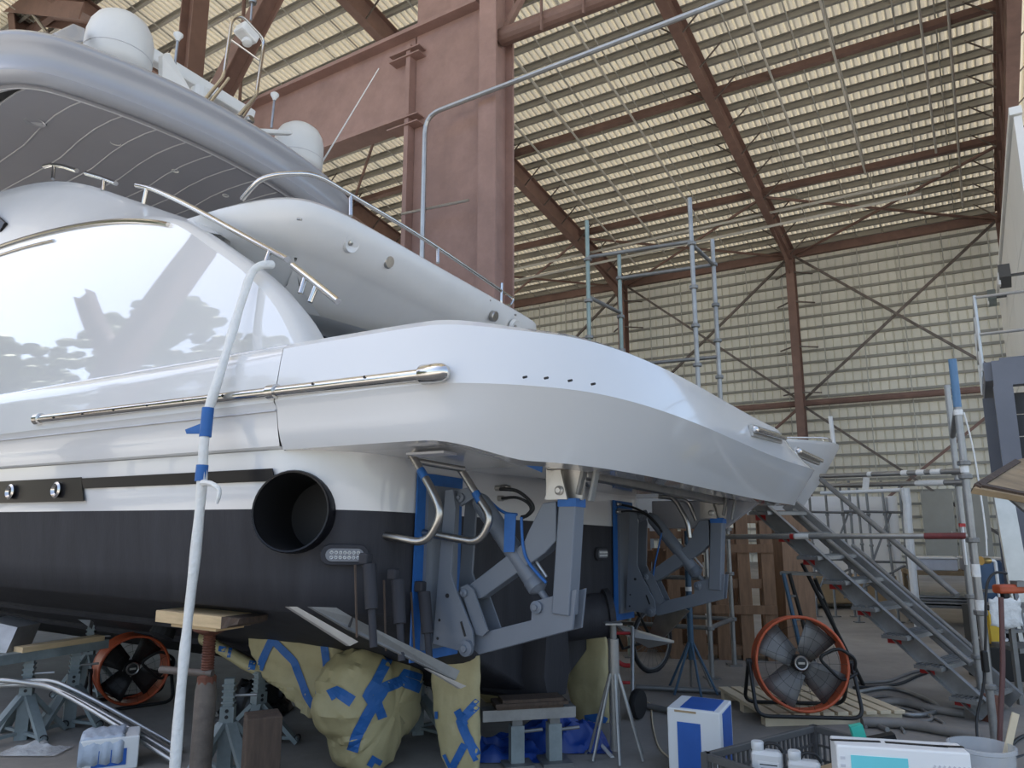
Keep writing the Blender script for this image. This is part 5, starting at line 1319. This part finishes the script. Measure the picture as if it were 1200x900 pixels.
Bl(MB().tube([V3(0, 0, .3), V3(0, 0, 1.25)], .03, 12), 'post', M_bst, t, smooth=40)
Bl(MB().tube([V3(0, 0, 1.2), V3(0, 0, 1.5)], .018, 10), 'screw', M_bst, t); Bl(MB().lathe([(.0315, .93), (.0315, .97)], (0, 0, 0), (0, 0, 1), 12), 'paper_band', M_wht, t)
for a in (.5, 1.4, 2.6, 3.7, 4.8, 5.7): Bl(MB().tube([V3(0, 0, .50), V3(cos(a) * .24, sin(a) * .24, .01)], .012, 8), 'leg', M_bst if a > 2.5 else M_galv, t)
# red hand truck and bicycle behind the far rudder
t = thing('hand_truck', 'red tubular hand truck parked behind the galvanised tripod stand', 'hand truck', fl(735, 835))
for x in (716, 741):
    B(MB().tube([fl(x, 838), aty(x, 735, 6.9)], .018, 10), 'rail', M_red if x < 730 else M_galv, t, smooth=40)
B(MB().tube(bend([aty(716, 750, 6.9), aty(716, 768, 6.88), aty(730, 780, 6.85), aty(742, 780, 6.85)], .05), .02, 10), 'hoop', M_red, t)
for z in (742, 800): B(MB().tube([aty(716, z, 6.9), aty(741, z, 6.9)], .014, 8), 'cross_bar', M_red, t)
c = fl(748, 843); B(MB().lathe([(.03, -.03), (.11, -.028), (.12, 0), (.11, .028), (.03, .03)], c + V3(0, 0, .12), (.8, -.6, 0), 20), 'wheel', M_rub, t, smooth=40)
def wheel(t, c, ax, R_, name='wheel'):
    ax = Vector(ax).normalized(); x = V3(0, 0, 1); y = ax.cross(x).normalized()
    w = B(MB().tube(arc(c, R_, 0, 2 * pi, 36, x, y)[:-1], .022, 8, closed=True), name, M_rub, t, smooth=60)
    m_ = MB()
    for k in range(20): a = 2 * pi * k / 20; m_.tube([c, c + (x * cos(a) + y * sin(a)) * R_], .0022, 4)
    B(m_, 'spokes', M_galvd, t); B(MB().lathe([(.03, -.04), (.03, .04)], c, ax, 12), 'hub', M_blk, t)
    B(MB().tube(arc(c, R_ - .028, 0, 2 * pi, 36, x, y)[:-1], .01, 6, closed=True), 'wheel_rim', M_galvd, t)
t = thing('bicycle', 'old bicycle leaning against the brown pallets', 'bicycle', fl(765, 812))
wc = aty(765, 778, 8.3); wd = V3(.75, .66, 0)
wheel(t, V3(wc.x, wc.y, .33), V3(.66, -.75, 0), .32); wb = V3(wc.x, wc.y, .33) - V3(.72, .69, 0).normalized() * 1.02
wheel(t, wb, V3(.66, -.75, 0), .32)
B(MB().tube([V3(wc.x, wc.y, .33), (V3(wc.x, wc.y, .33) + wb) / 2 + V3(0, 0, -.03), wb + V3(.14, .13, .5), (V3(wc.x, wc.y, .33) + wb) / 2 + V3(.1, .1, .48), V3(wc.x, wc.y, .33)], .016, 8), 'bike_frame', M_blk, t, smooth=60)
B(MB().tube([wb, wb + V3(.13, .12, .62)], .014, 8), 'fork', M_blk, t); B(MB().tube([wb + V3(.0, .3, .66), wb + V3(.13, .12, .62), wb + V3(.3, 0, .66)], .012, 8), 'handlebar', M_galv, t)
B(MB().box((V3(wc.x, wc.y, .33) + wb) / 2 + V3(.13, .12, .56), (.22, .13, .06), 0, RZ(.75)), 'saddle', M_rub, t, bevel=.02)
# ---------- brown pallets stood on edge
def pallet(loc, rz, wdt, hgt, nb, lab, mb_=M_brown, lean=.05):
    t = thing('upright_pallet', lab, 'pallet', loc, rz, 'brown pallets stood on edge')
    bw_ = wdt / (nb * 1.75)
    for k in range(nb):
        x = -wdt / 2 + bw_ / 2 + k * (wdt - bw_) / (nb - 1)
        Bl(MB().bar(V3(x, -.07, 0), V3(x, -.07 + lean * hgt, hgt), bw_, .022, (0, 1, 0)), 'board', mb_, t)
        Bl(MB().bar(V3(x, .07, 0), V3(x, .07 + lean * hgt, hgt), bw_, .022, (0, 1, 0)), 'board', mb_, t)
    for z in (.06, .5, .94): Bl(MB().bar(V3(-wdt / 2, lean * hgt * z, hgt * z), V3(wdt / 2, lean * hgt * z, hgt * z), .12, .10), 'stringer', mb_, t)
    for z in (.33, .74): Bl(MB().bar(V3(-wdt / 2, -.09 + lean * hgt * z, hgt * z), V3(wdt / 2, -.09 + lean * hgt * z, hgt * z), .02, .10), 'batten', mb_, t)
    return t
pallet(V3(2.50, 9.08, 0), radians(-8), 1.25, 1.72, 5, 'brown slatted pallet stood on edge behind the orange fan')
pallet(V3(1.62, 9.62, 0), radians(-4), 1.1, 1.25, 5, 'brown slatted pallet stood on edge behind the axle stand', M_brown)
pallet(V3(2.35, 10.0, 0), radians(-6), 1.3, 1.5, 5, 'brown slatted pallet stood on edge, hindmost of the three pallets')
one(MB().box((3.38, 9.35, .86), (.42, .5, 1.72), 0, RZ(.3)), 'timber_crate', M_brown, 'tall plain brown plywood crate behind the stepladder', 'crate')
# ---------- aluminium scaffold tower behind the yacht
def T(a, b, r, name, m, t, n=10): return B(MB().tube([a, b], r, n), name, m, t, smooth=40)
def coupler(p, t, m=None): return B(MB().lathe([(.045, -.02), (.05, -.015), (.05, .015), (.045, .02)], p, (0, 0, 1), 12), 'coupler', m or M_galvd, t)
A_, B_, C_, D_ = V3(.92, 8.5, 0), V3(1.41, 9.2, 0), V3(2.06, 7.98, 0), V3(2.50, 8.68, 0)
t = thing('scaffold_tower', 'tall galvanised scaffold tower standing beside the starboard quarter', 'scaffold', (A_ + D_) / 2)
for p, h, m in ((A_, 5.22, M_greygreen), (B_, 5.05, M_greygreen), (C_, 5.28, M_galv), (D_, 5.05, M_galv)):
    T(p, p + V3(0, 0, h), .026, 'standard', m, t)
    for z in (.5, 1.0, 1.5, 2.0, 2.9, 3.3, 3.75, 4.2, 4.72):
        if z < h: coupler(p + V3(0, 0, z), t)
    B(MB().box(p + V3(0, 0, .008), (.15, .15, .012)), 'base_plate', M_galvd, t)
up = lambda p, z: p + V3(0, 0, z)
for z in (4.75, 2.9, .5, 1.0): T(up(A_, z), up(C_, z), .024, 'ledger', M_galvd, t)
for z in (4.72, 3.55, .5): T(up(B_, z), up(D_, z), .024, 'ledger', M_galvd, t)
for z in (4.72, 3.0, .5): T(up(C_, z), up(D_, z), .024, 'transom', M_galvd, t)
for z in (4.25, 2.9, .5): T(up(A_, z), up(B_, z), .024, 'transom', M_galvd, t)
B(MB().box((up(A_, 2.6) + up(D_, 2.6)) / 2, (.9, 1.1, .05), 0, RZ(GA)), 'deck_board', M_dkwood, t)
# low ground tubes by the tower
for k, (a, b) in enumerate((((745, 805), (880, 812)), ((745, 825), (788, 833)))):
    t = thing('loose_tube', ['loose galvanised tube on the floor along the brown pallets', 'short loose galvanised tube on the floor beside the blue carton'][k], 'tube', fl(*a), 0)
    T(fl(a[0], a[1], .03), fl(b[0], b[1], .03), .026, 'tube', M_galvd, t); 
    coupler(fl(b[0], b[1], .03), t)
# ---------- stair scaffold on the right
S0 = V3(3.83, 6.28, 0); S1 = V3(2.56, 7.85, 1.72)
dr = (S1 - S0).normalized(); hz = V3(dr.x, dr.y, 0).normalized(); sd = V3(hz.y, -hz.x, 0)      # sideways, away from camera side
if sd.y < 0: sd = -sd
t = thing('scaffold_stair', 'steel scaffold stair flight with ribbed treads climbing to the swim platform', 'stair', S0)
B(MB().channel(S0 + V3(0, 0, .08), S1 + V3(0, 0, .08), .16, .05, .008, (0, 0, 1), 0, 1), 'stringer', M_galv, t)
B(MB().channel(S0 + sd * .62 + V3(0, 0, .08), S1 + sd * .62 + V3(0, 0, .08), .16, .05, .008, (0, 0, 1), 0, -1), 'stringer', M_galv, t)
n = 8
for k in range(n):
    f = (k + .5) / n; c = S0.lerp(S1, f) + sd * .27 + V3(0, 0, .06)
    R = Matrix((hz, sd, V3(0, 0, 1))).transposed()
    B(MB().box(c, (.22, .82, .03), 0, R), 'tread', M_galv, t)
    m_ = MB()
    for j in range(6): m_.box(c + hz * (-.09 + j * .036) + V3(0, 0, .019), (.012, .80, .01), 0, R)
    B(m_, 'tread_rib', M_galvd, t)
    B(MB().box(c - sd * .26 + hz * .06 + V3(0, 0, -.04), (.12, .03, .06), 0, R), 'tread_bracket', M_red, t)
B(MB().box(S0 + sd * .1 + V3(-.02, 0, .1), (.1, .12, .2), 0, RZ(.6)), 'foot_shoe', M_rust, t)
# hand rails beside the flight
t2 = thing('stair_handrail', 'pair of sloping galvanised tubes above the scaffold stair', 'handrail', S0)
T(aty(1138, 778, 6.45), aty(930, 598, 8.1), .026, 'lower_rail', M_galvd, t2); T(aty(1122, 698, 6.5), aty(962, 562, 7.9), .026, 'upper_rail', M_galvd, t2)
T(aty(1150, 768, 6.9), aty(1000, 640, 8.1), .024, 'back_rail', M_galvd, t2)
# standards
p1 = fl(1168, 885); p2 = fl(1152, 835)
for k, (p, h, tp) in enumerate(((p1, 2.80, True), (p2, 2.82, False))):
    t = thing('scaffold_standard', ['galvanised scaffold standard with blue taped top', 'galvanised scaffold standard with bare top behind the blue taped one'][k], 'scaffold tube', p)
    T(p, up(p, h), .027, 'tube', M_galv, t)
    if tp:
        T(up(p, h - .36), up(p, h + .01), .029, 'tape_sleeve', mat('faded_blue_tape', (.09, .19, .32), .5), t)
        T(up(p, h - .42), up(p, h - .38), .033, 'rag_tie', M_rope, t)
        for z in (1.95, 1.2, .95): T(up(p, z), up(p, z + .09), .0295, 'tape_patch', M_rope, t)
        B(MB().tube(crom([up(p, h - .40) + V3(.03, -.02, 0), up(p, h - .7) + V3(.07, -.02, 0), up(p, h - 1.2) + V3(.09, -.02, 0), up(p, h - 1.45) + V3(.08, -.02, 0)], 5), .006, 6), 'hanging_string', M_rope, t)
    else:
        B(MB().bar(up(p, 1.55) + V3(-.03, -.04, 0), up(p, 1.22) + V3(-.03, -.04, 0), .03, .012), 'tag_holder', M_wht, t); B(MB().box(up(p, 1.56) + V3(-.03, -.045, 0), (.05, .02, .03)), 'tag_clip', M_red, t)
    for z in (.45, .95, 1.46, 1.92, 2.02): B(MB().lathe([(.04, -.018), (.045, -.012), (.045, .012), (.04, .018)], up(p, z), (0, 0, 1), 12), 'rosette', M_galvd, t)
    B(MB().box(up(p, .008), (.16, .16, .014)), 'base_plate', M_galvd, t)
t = thing('scaffold_ledger', 'long galvanised ledger with red end across the stair foot', 'scaffold tube', aty(1135, 628, 6.3))
a, b = aty(1140, 628, 6.2), aty(846, 629, 7.75)
T(a, b, .026, 'tube', M_galv, t); T(a.lerp(b, .02), a.lerp(b, .16), .0275, 'red_end', mat('worn_red_paint', (.20, .04, .04), .6, dirt=.4), t); T(a.lerp(b, .60), a.lerp(b, .66), .0275, 'paper_tag', M_rope, t); T(a.lerp(b, .665), a.lerp(b, .68), .028, 'red_mark', M_red, t)
for k, (pa, pb, ya, yb) in enumerate((((1128, 552), (962, 558), 6.5, 8.2), ((1132, 565), (970, 569), 6.5, 8.4))):
    a, b = aty(pa[0], pa[1], ya), aty(pb[0], pb[1], yb)
    t = thing('scaffold_ledger', ['upper of two parallel ledgers with torn white tape', 'lower of two parallel ledgers with pale tape sleeve'][k], 'scaffold tube', a, 0)
    T(a, b, .026, 'tube', M_galv, t)
    for f0, f1 in (((.12, .18), (.22, .27), (.33, .37), (.58, .61)) if k == 0 else ((.12, .30),)):
        T(a.lerp(b, f0), a.lerp(b, f1), .029, 'tape_wrap', M_rope, t)
    if k == 0: B(MB().prism([a.lerp(b, .60), a.lerp(b, .65), a.lerp(b, .67) + V3(0, 0, -.16), a.lerp(b, .62) + V3(0, 0, -.15)], (.0, .004, 0)), 'tape_tail', M_rope, t)
T(up(p2, 2.35), up(p1, 2.45), .024, 'brace_tube', M_galvd, bpy.data.objects['scaffold_standard'])
# black cable and red-brown pole by the standards
t = thing('power_cable', 'black power cable hanging in a loop down the blue-topped standard', 'cable', p1)
B(MB().tube(crom([aty(1180, 672, 5.3), aty(1165, 672, 5.3), aty(1156, 690, 5.3), aty(1155, 750, 5.3), aty(1153, 800, 5.3), aty(1145, 840, 5.3), aty(1146, 870, 5.25), fl(1152, 895), fl(1175, 893), fl(1200, 885)], 5), .009, 8), 'cable', M_cable, t, smooth=60)
B(MB().box(aty(1154, 775, 5.28), (.04, .04, .14)), 'plug', M_blk, t, bevel=.01)
t = thing('vacuum_hose', 'red-brown hose hanging from the orange tool on the right', 'hose', fl(1172, 900))
B(MB().tube(crom([aty(1173, 700, 5.0), aty(1175, 780, 5.0), aty(1172, 850, 5.0), aty(1171, 915, 5.0), fl(1173, 925, .02)], 5), .016, 8), 'hose', mat('red_brown_rubber', (.13, .06, .055), .5), t, smooth=60)
# ---------- stepladder behind the fan
t = thing('step_ladder', 'dark folding stepladder with pale rungs behind the orange fan', 'ladder', fl(960, 815))
def lr(x0, y0, x1, y1, Y0, r=.02, m=M_blk, nm='rail'):
    b = fl(x1, y1); T(aty(x0, y0, Y0), b, r, nm, m, t)
lr(918, 672, 950, 812, 7.45, .02, M_bst); lr(925, 672, 962, 806, 7.55); lr(940, 660, 1012, 803, 7.6); lr(955, 678, 1000, 790, 7.9)
for f in (.2, .4, .6, .8):
    a = aty(918, 672, 7.45).lerp(fl(950, 812), f); b = aty(925, 672, 7.55).lerp(fl(962, 806), f); T(a, b, .012, 'rung', M_galv, t)
    a = aty(940, 660, 7.6).lerp(fl(1012, 803), f); b = aty(955, 678, 7.9).lerp(fl(1000, 790), f); T(a, b, .012, 'rung', M_galv, t)
B(MB().box(aty(940, 672, 7.6), (.40, .16, .03), 0, RZ(-.5)), 'top_step', M_galvd, t)
# ---------- cables and hoses on the floor
def floorhose(pts, r, lab, m=M_hose):
    t = thing('floor_hose', lab, 'hose', fl(*pts[0])); B(MB().tube(crom([fl(x, y, r + .002) for x, y in pts], 6), r, 8), 'hose', m, t, smooth=60)
floorhose([(1000, 812), (1040, 806), (1075, 815), (1100, 830), (1070, 838), (1020, 828), (1010, 840), (1040, 855)], .02, 'pale grey hose looped on the floor by the duckboard', M_galv)
floorhose([(1005, 828), (1050, 822), (1090, 830), (1130, 836)], .035, 'thick dark grey hose lying towards the stair foot')
floorhose([(1010, 846), (1060, 848), (1110, 856), (1150, 862)], .04, 'thick grey duct lying along the crate towards the stair foot')
floorhose([(1005, 800), (1040, 798), (1062, 790), (1090, 782), (1115, 775), (1130, 770)], .016, 'thin brown hose curving under the stair treads')
floorhose([(1000, 806), (1050, 802), (1080, 790), (1120, 778)], .014, 'second thin brown hose beside the curving one', M_cable)
floorhose([(1180, 880), (1190, 868), (1200, 862)], .012, 'black cable on the floor beside the hose hanging down', M_cable)
floorhose([(750, 823), (762, 825), (765, 850), (772, 875), (785, 888)], .006, 'thin cream cord snaking to the blue and white carton', M_wood2)
floorhose([(1008, 822), (1035, 816), (1070, 826), (1092, 842), (1060, 846), (1025, 838)], .014, 'grey hose coiled over the thick dark hose', M_hose)
floorhose([(1015, 852), (1022, 838), (1045, 842), (1060, 858)], .012, 'short pale hose bight at the crate corner', M_galv)
floorhose([(1050, 828), (1085, 838), (1106, 848), (1098, 858)], .012, 'pale hose end beside the thick grey duct', M_galv)
floorhose([(985, 835), (1000, 830), (1015, 838), (1000, 846), (985, 842), (990, 828), (1005, 845)], .008, 'tangled thin black fan cord on the duckboard end', M_cable)
# ---------- background work bench, white boat mould, frames
t = thing('work_table', 'timber work table with plastic trays beyond the stair', 'table', V3(7.02, 11.9, 0), radians(-20))
Bl(MB().box((0, 0, .80), (1.5, .8, .06)), 'tabletop', M_ply, t)
for x in (-.68, .68):
    for y in (-.33, .33):
        l_ = Bl(MB().bar(V3(x, y, .06), V3(x, y, .78), .12, .12), 'leg', M_ply, t); Bl(MB().lathe([(.05, -.03), (.05, .03)], (x, y, .05), (1, 0, 0), 10), 'caster', M_blk, t)
Bl(MB().box((0, 0, .30), (1.4, .75, .04)), 'shelf', M_galvd, t)
q = V3(7.02, 11.9, 0)
for k in range(3): one(MB().box(q + V3(-.1 + .02 * k, .0, .36 + .045 * k), (1.3, .7, .03), 0, RZ(-.35 + .03 * k)), 'metal_sheet', M_galv, ['bottom grey sheet on the shelf of the work table', 'middle grey sheet on the shelf of the work table', 'top grey sheet on the shelf of the work table'][k], 'sheet')
def tray(c, lab):
    t = thing('plastic_tray', lab, 'tray', c, radians(-20))
    m_tr = mat('pale_grey_tub', (.55, .57, .62), .4)
    Bl(MB().box((0, 0, .01), (.6, .4, .02)), 'base', m_tr, t)
    for c_, s_ in (((0, -.2, .09), (.6, .02, .16)), ((0, .2, .09), (.6, .02, .16)), ((-.3, 0, .09), (.02, .4, .16)), ((.3, 0, .09), (.02, .4, .16))): Bl(MB().box(c_, s_), 'side', m_tr, t)
    Bl(MB().box((0, 0, .19), (.66, .46, .03)), 'lid', M_white, t, bevel=.01)
tray(q + V3(-.33, .1, .832), 'pale tub with white lid on the left of the work table'); tray(q + V3(.36, -.12, .832), 'pale tub with white lid on the right of the work table')
# white boat moulding leaning behind
t = thing('boat_moulding', 'large white boat moulding standing behind the grey trestle frames', 'boat moulding', V3(6.9, 14.6, 0))
rows = []
for i in range(9):
    f = i / 8; z = f * 2.05
    rows.append([V3(4.9 + 2.65 * j / 10, 14.9 - .3 * sin(pi * j / 10) - .25 * (1 - f) ** 2, z + .02) for j in range(11)])
B(MB().grid(rows), 'shell', M_white, t, smooth=60, solid=.12)
B(MB().tube([V3(7.58, 14.85, .02), V3(7.60, 14.85, 2.08)], .09, 10), 'flange', M_white, t, smooth=40)
B(MB().box((6.0, 14.2, .35), (2.2, .5, .5)), 'cradle', M_card, t, bevel=.03)
# galvanised trestle frames
for k, (x, Yd) in enumerate(((985, 12.9), (1035, 12.2))):
    t = thing('trestle_frame', ['galvanised trestle frame behind the stair beside the crate', 'galvanised trestle frame behind the stair in front of the white moulding'][k], 'trestle', aty(x, 740, Yd), 0, 'galvanised trestle frames')
    b0 = V3(aty(x, 700, Yd).x, Yd, 0)
    for dx, ln in ((-.42, .06), (-.1, .02), (.22, -.04), (.45, .03)):
        T(b0 + V3(dx, 0, 0), b0 + V3(dx + ln, .1, 2.25), .022, 'upright', M_galvd, t, 8)
        for z in (.7, 1.2, 1.7): B(MB().lathe([(.03, -.02), (.036, 0), (.03, .02)], b0 + V3(dx + ln * z / 2.2, .1 * z / 2.2, z), (0, 0, 1), 8), 'collar', M_galvd, t)
        B(MB().box(b0 + V3(dx, 0, .01), (.14, .1, .015)), 'foot', M_galvd, t)
    for z in (2.2, 1.75, .95): T(b0 + V3(-.5, .06, z), b0 + V3(.55, .06, z - .02), .02, 'cross_tube', M_galvd, t, 8)
    T(b0 + V3(-.42, 0, .3), b0 + V3(.3, .08, 1.75), .018, 'diagonal', M_galvd, t, 8)
    T(b0 + V3(-.5, .3, .35), b0 + V3(.3, -.2, .9), .018, 'diagonal', M_galvd, t, 8)
t = thing('paper_pipe', 'horizontal white pipe with film-wrapped drop leg behind the ledgers', 'pipe', aty(1062, 620, 11.0))
T(aty(962, 578, 12.0), aty(1060, 574, 11.0), .03, 'pipe', M_wht, t); B(MB().tube([aty(1060, 572, 11), aty(1063, 590, 11), aty(1064, 612, 11), V3(aty(1066, 632, 11).x, 11, 0.0)], [.07, .06, .06, .05], 10), 'drop_leg', M_rope, t)
# ---------- pointed bow of a second boat
t = thing('boat_bow', 'pointed white bow of a second boat showing beyond the swim platform', 'boat', V3(4.2, 12.2, 0))
tip = aty(983, 521, 12.0); z1 = tip.z
rows = []
for i in range(9):
    f = i / 8; x = tip.x - 3.2 * f ** 1.3; w = 1.25 * (1 - (1 - f) ** 2)
    rows.append([V3(x, 12 + w, z1), V3(x, 12 + w, z1 - .06), V3(x - .3 - .1 * f, 12 + w * .5, z1 - .55 - .3 * f), V3(x - .65, 12, z1 - 1.0 - .5 * f), V3(x - .3 - .1 * f, 12 - w * .5, z1 - .55 - .3 * f), V3(x, 12 - w, z1 - .06), V3(x, 12 - w, z1)])
B(MB().grid(rows), 'bow_shell', M_gel, t, smooth=50)
B(MB().add([r[0] for r in rows] + [r[-1] for r in reversed(rows)], [tuple(range(18))]), 'foredeck', M_gel, t)
B(MB().tube(bend([aty(850, 512, 12), aty(960, 513, 11.9), aty(972, 514, 11.9), aty(974, 519, 11.95)], .05), .018, 8), 'pulpit_rail', M_ss, t, smooth=60)
T(aty(966, 520, 11.95), aty(964, 513, 11.95), .016, 'stanchion', M_ss, t)
T(aty(977, 520, 11.95), aty(973, 488, 11.95), .035, 'jack_staff', M_wht, t)
for x_ in (2.2, 3.2): B(MB().bar(V3(x_, 12.1, 0), V3(x_, 12.1, z1 - 1.2), .15, .15), 'cradle_post', M_galvd, t)
# ---------- right edge: plywood deck, sheets, tools
t = thing('plywood_platform', 'weathered plywood platform board cantilevered at the right by the standards', 'platform', V3(2.9, 3.7, 0))
pa, pb_, pc_ = aty(1139, 574, 3.55), aty(1188, 543, 4.0), aty(1240, 528, 4.4)
zb = 1.80
P4 = [aty(1139, 575, 3.55), aty(1190, 542, 4.05), aty(1262, 522, 4.3), aty(1235, 592, 3.6)]
pn_ = (P4[1] - P4[0]).cross(P4[3] - P4[0]).normalized()
B(MB().prism(P4, pn_ * .03), 'board', M_ply, t)
e_ = (P4[1] - P4[0]).normalized()
B(MB().bar(P4[0].lerp(P4[2], .03), P4[1].lerp(P4[3], .03), .03, .045, pn_), 'edge_batten', M_dkwood, t)
B(MB().bar(P4[0].lerp(P4[2], .05), P4[3].lerp(P4[1], .05), .03, .05, pn_), 'edge_batten', M_dkwood, t)
B(MB().bar(V3(3.1, 3.75, 0), V3(3.1, 3.75, zb - .05), .08, .08), 'post', M_galvd, t)
B(MB().bar(V3(3.1, 3.75, 1.2), V3(2.55, 3.82, zb - .05), .03, .05), 'bracket', M_galv, t)
B(MB().box((3.1, 3.75, .012), (.3, .3, .024)), 'base_plate', M_galvd, t)
t = thing('leaning_sheets', 'stack of silvery aluminium sheets leaning against the mezzanine post', 'sheets', aty(1178, 760, 9.2))
for k in range(3):
    a = aty(1168 + 7 * k, 583, 9.35); b = V3(a.x + .02, a.y - .15, .0)
    B(MB().bar(b, V3(a.x, a.y, 2.05 - .03 * k), .10, .03, (0, 1, 0)), 'sheet', M_alu, t)
t = thing('power_tool', 'orange cordless power tool on the bench at the right edge', 'tool', aty(1182, 690, 7.0))
B(MB().box(aty(1182, 690, 7.0), (.28, .10, .08), 0, RZ(.2)), 'body', M_orange, t, bevel=.02); B(MB().box(aty(1178, 700, 7.0), (.06, .06, .16)), 'grip', M_blk, t, bevel=.01); B(MB().box(aty(1194, 684, 7.0), (.1, .1, .05)), 'guard', M_galvd, t)
t = thing('tool_bench', 'narrow steel tool bench with drawers below the orange tool', 'bench', V3(aty(1190, 700, 7.0).x, 7.05, 0))
bx = aty(1192, 700, 7.0)
B(MB().box((bx.x + .18, 7.1, bx.z - .1), (.75, .5, .04)), 'top', M_galvd, t)
for dx in (-.15, .5):
    for dy in (-.2, .2): B(MB().bar(V3(bx.x + dx, 7.1 + dy, 0), V3(bx.x + dx, 7.1 + dy, bx.z - .12), .04, .04), 'leg', M_galvd, t)
B(MB().box((bx.x + .2, 7.1, .45), (.6, .4, .04)), 'shelf', M_galvd, t)
c = aty(1176, 708, 6.85)
rg = MB(); rg.grid([[c + V3((i / 8 - .5) * .28, -.02 + .03 * noise.noise(V3(i, j, 1) * .9), .05 - j * .035 + .03 * noise.noise(V3(i * .8, j * .5, 4))) for i in range(9)] for j in range(8)])
one(rg, 'white_rag', M_rope, 'crumpled white rag hanging below the orange tool', 'rag', smooth=60, solid=.006)
t = thing('plastic_stool', 'grey plastic step stool with ribbed steps at the right edge', 'stool', V3(5.95, 8.5, 0))
sb = aty(1190, 770, 8.4)
for k in range(5): B(MB().box((sb.x + .02 * k, 8.5 + .05 * k, .25 + .14 * k), (.4, .14, .03), 0, RZ(.2)), 'step', M_galvd, t)
for dx in (-.2, .2): B(MB().bar(V3(sb.x + dx, 8.42, 0), V3(sb.x + dx + .1, 8.75, .9), .04, .05), 'side', M_galvd, t)
t = thing('white_bucket', 'small white bucket on the floor behind the standards', 'bucket', fl(1168, 783))
Bl(MB().lathe([(.11, 0), (.13, .3), (.14, .3), (.14, .32), (.12, .32), (.10, .02)], (0, 0, 0), (0, 0, 1), 20, cap=False), 'pail', M_wht, t, smooth=40)
Bl(MB().tube(arc((0, 0, .30), .135, 0, pi, 12, (1, 0, 0), (0, -.5, -.85)), .004, 5), 'bail', M_galv, t)
one(MB().box(aty(1163, 735, 8.0), (.12, .12, .32)), 'yellow_canister', M_yel, 'yellow canister on the toolbox behind the standards', 'canister')
yc = aty(1163, 735, 8.0)
one(MB().box((yc.x, yc.y, (yc.z - .17) / 2), (.4, .35, yc.z - .17)), 'tool_chest', M_blk, 'black tool chest under the yellow canister', 'tool chest', bevel=.01)
# brass lamp head on a white stand pipe, with a blue drum, between the standard and the mezzanine post
lp = aty(1158, 657, 8.6)
t = thing('lamp_stand', 'brass lamp head on a white pipe stand beside the leaning sheets', 'lamp', (lp.x + .08, lp.y, 0))
B(MB().tube(bend([V3(lp.x + .08, lp.y, 0), V3(lp.x + .08, lp.y, lp.z), V3(lp.x, lp.y, lp.z)], .03), .018, 10), 'pipe', M_wht, t, smooth=60)
B(MB().lathe([(.03, 0), (.035, .02), (.035, .10), (.05, .12)], (lp.x + .02, lp.y, lp.z), (-1, -.2, 0), 16), 'lamp_head', mat('brass', (.55, .38, .14), .3, .9), t, smooth=40)
B(MB().box((lp.x + .08, lp.y, .01), (.22, .22, .02)), 'base', M_blk, t)
one(MB().lathe([(.14, 0), (.15, .02), (.15, .52), (.13, .55), (.0, .55)], (aty(1160, 680, 9.6).x, 9.6, .55), (0, 0, 1), 18), 'blue_drum', mat('slate_blue', (.06, .11, .19), .6), 'slate blue drum on the black box behind the standards', 'drum', smooth=40)
one(MB().box((aty(1160, 680, 9.6).x, 9.6, .275), (.5, .5, .55)), 'black_box', M_blk, 'black box under the slate blue drum', 'box', bevel=.01)
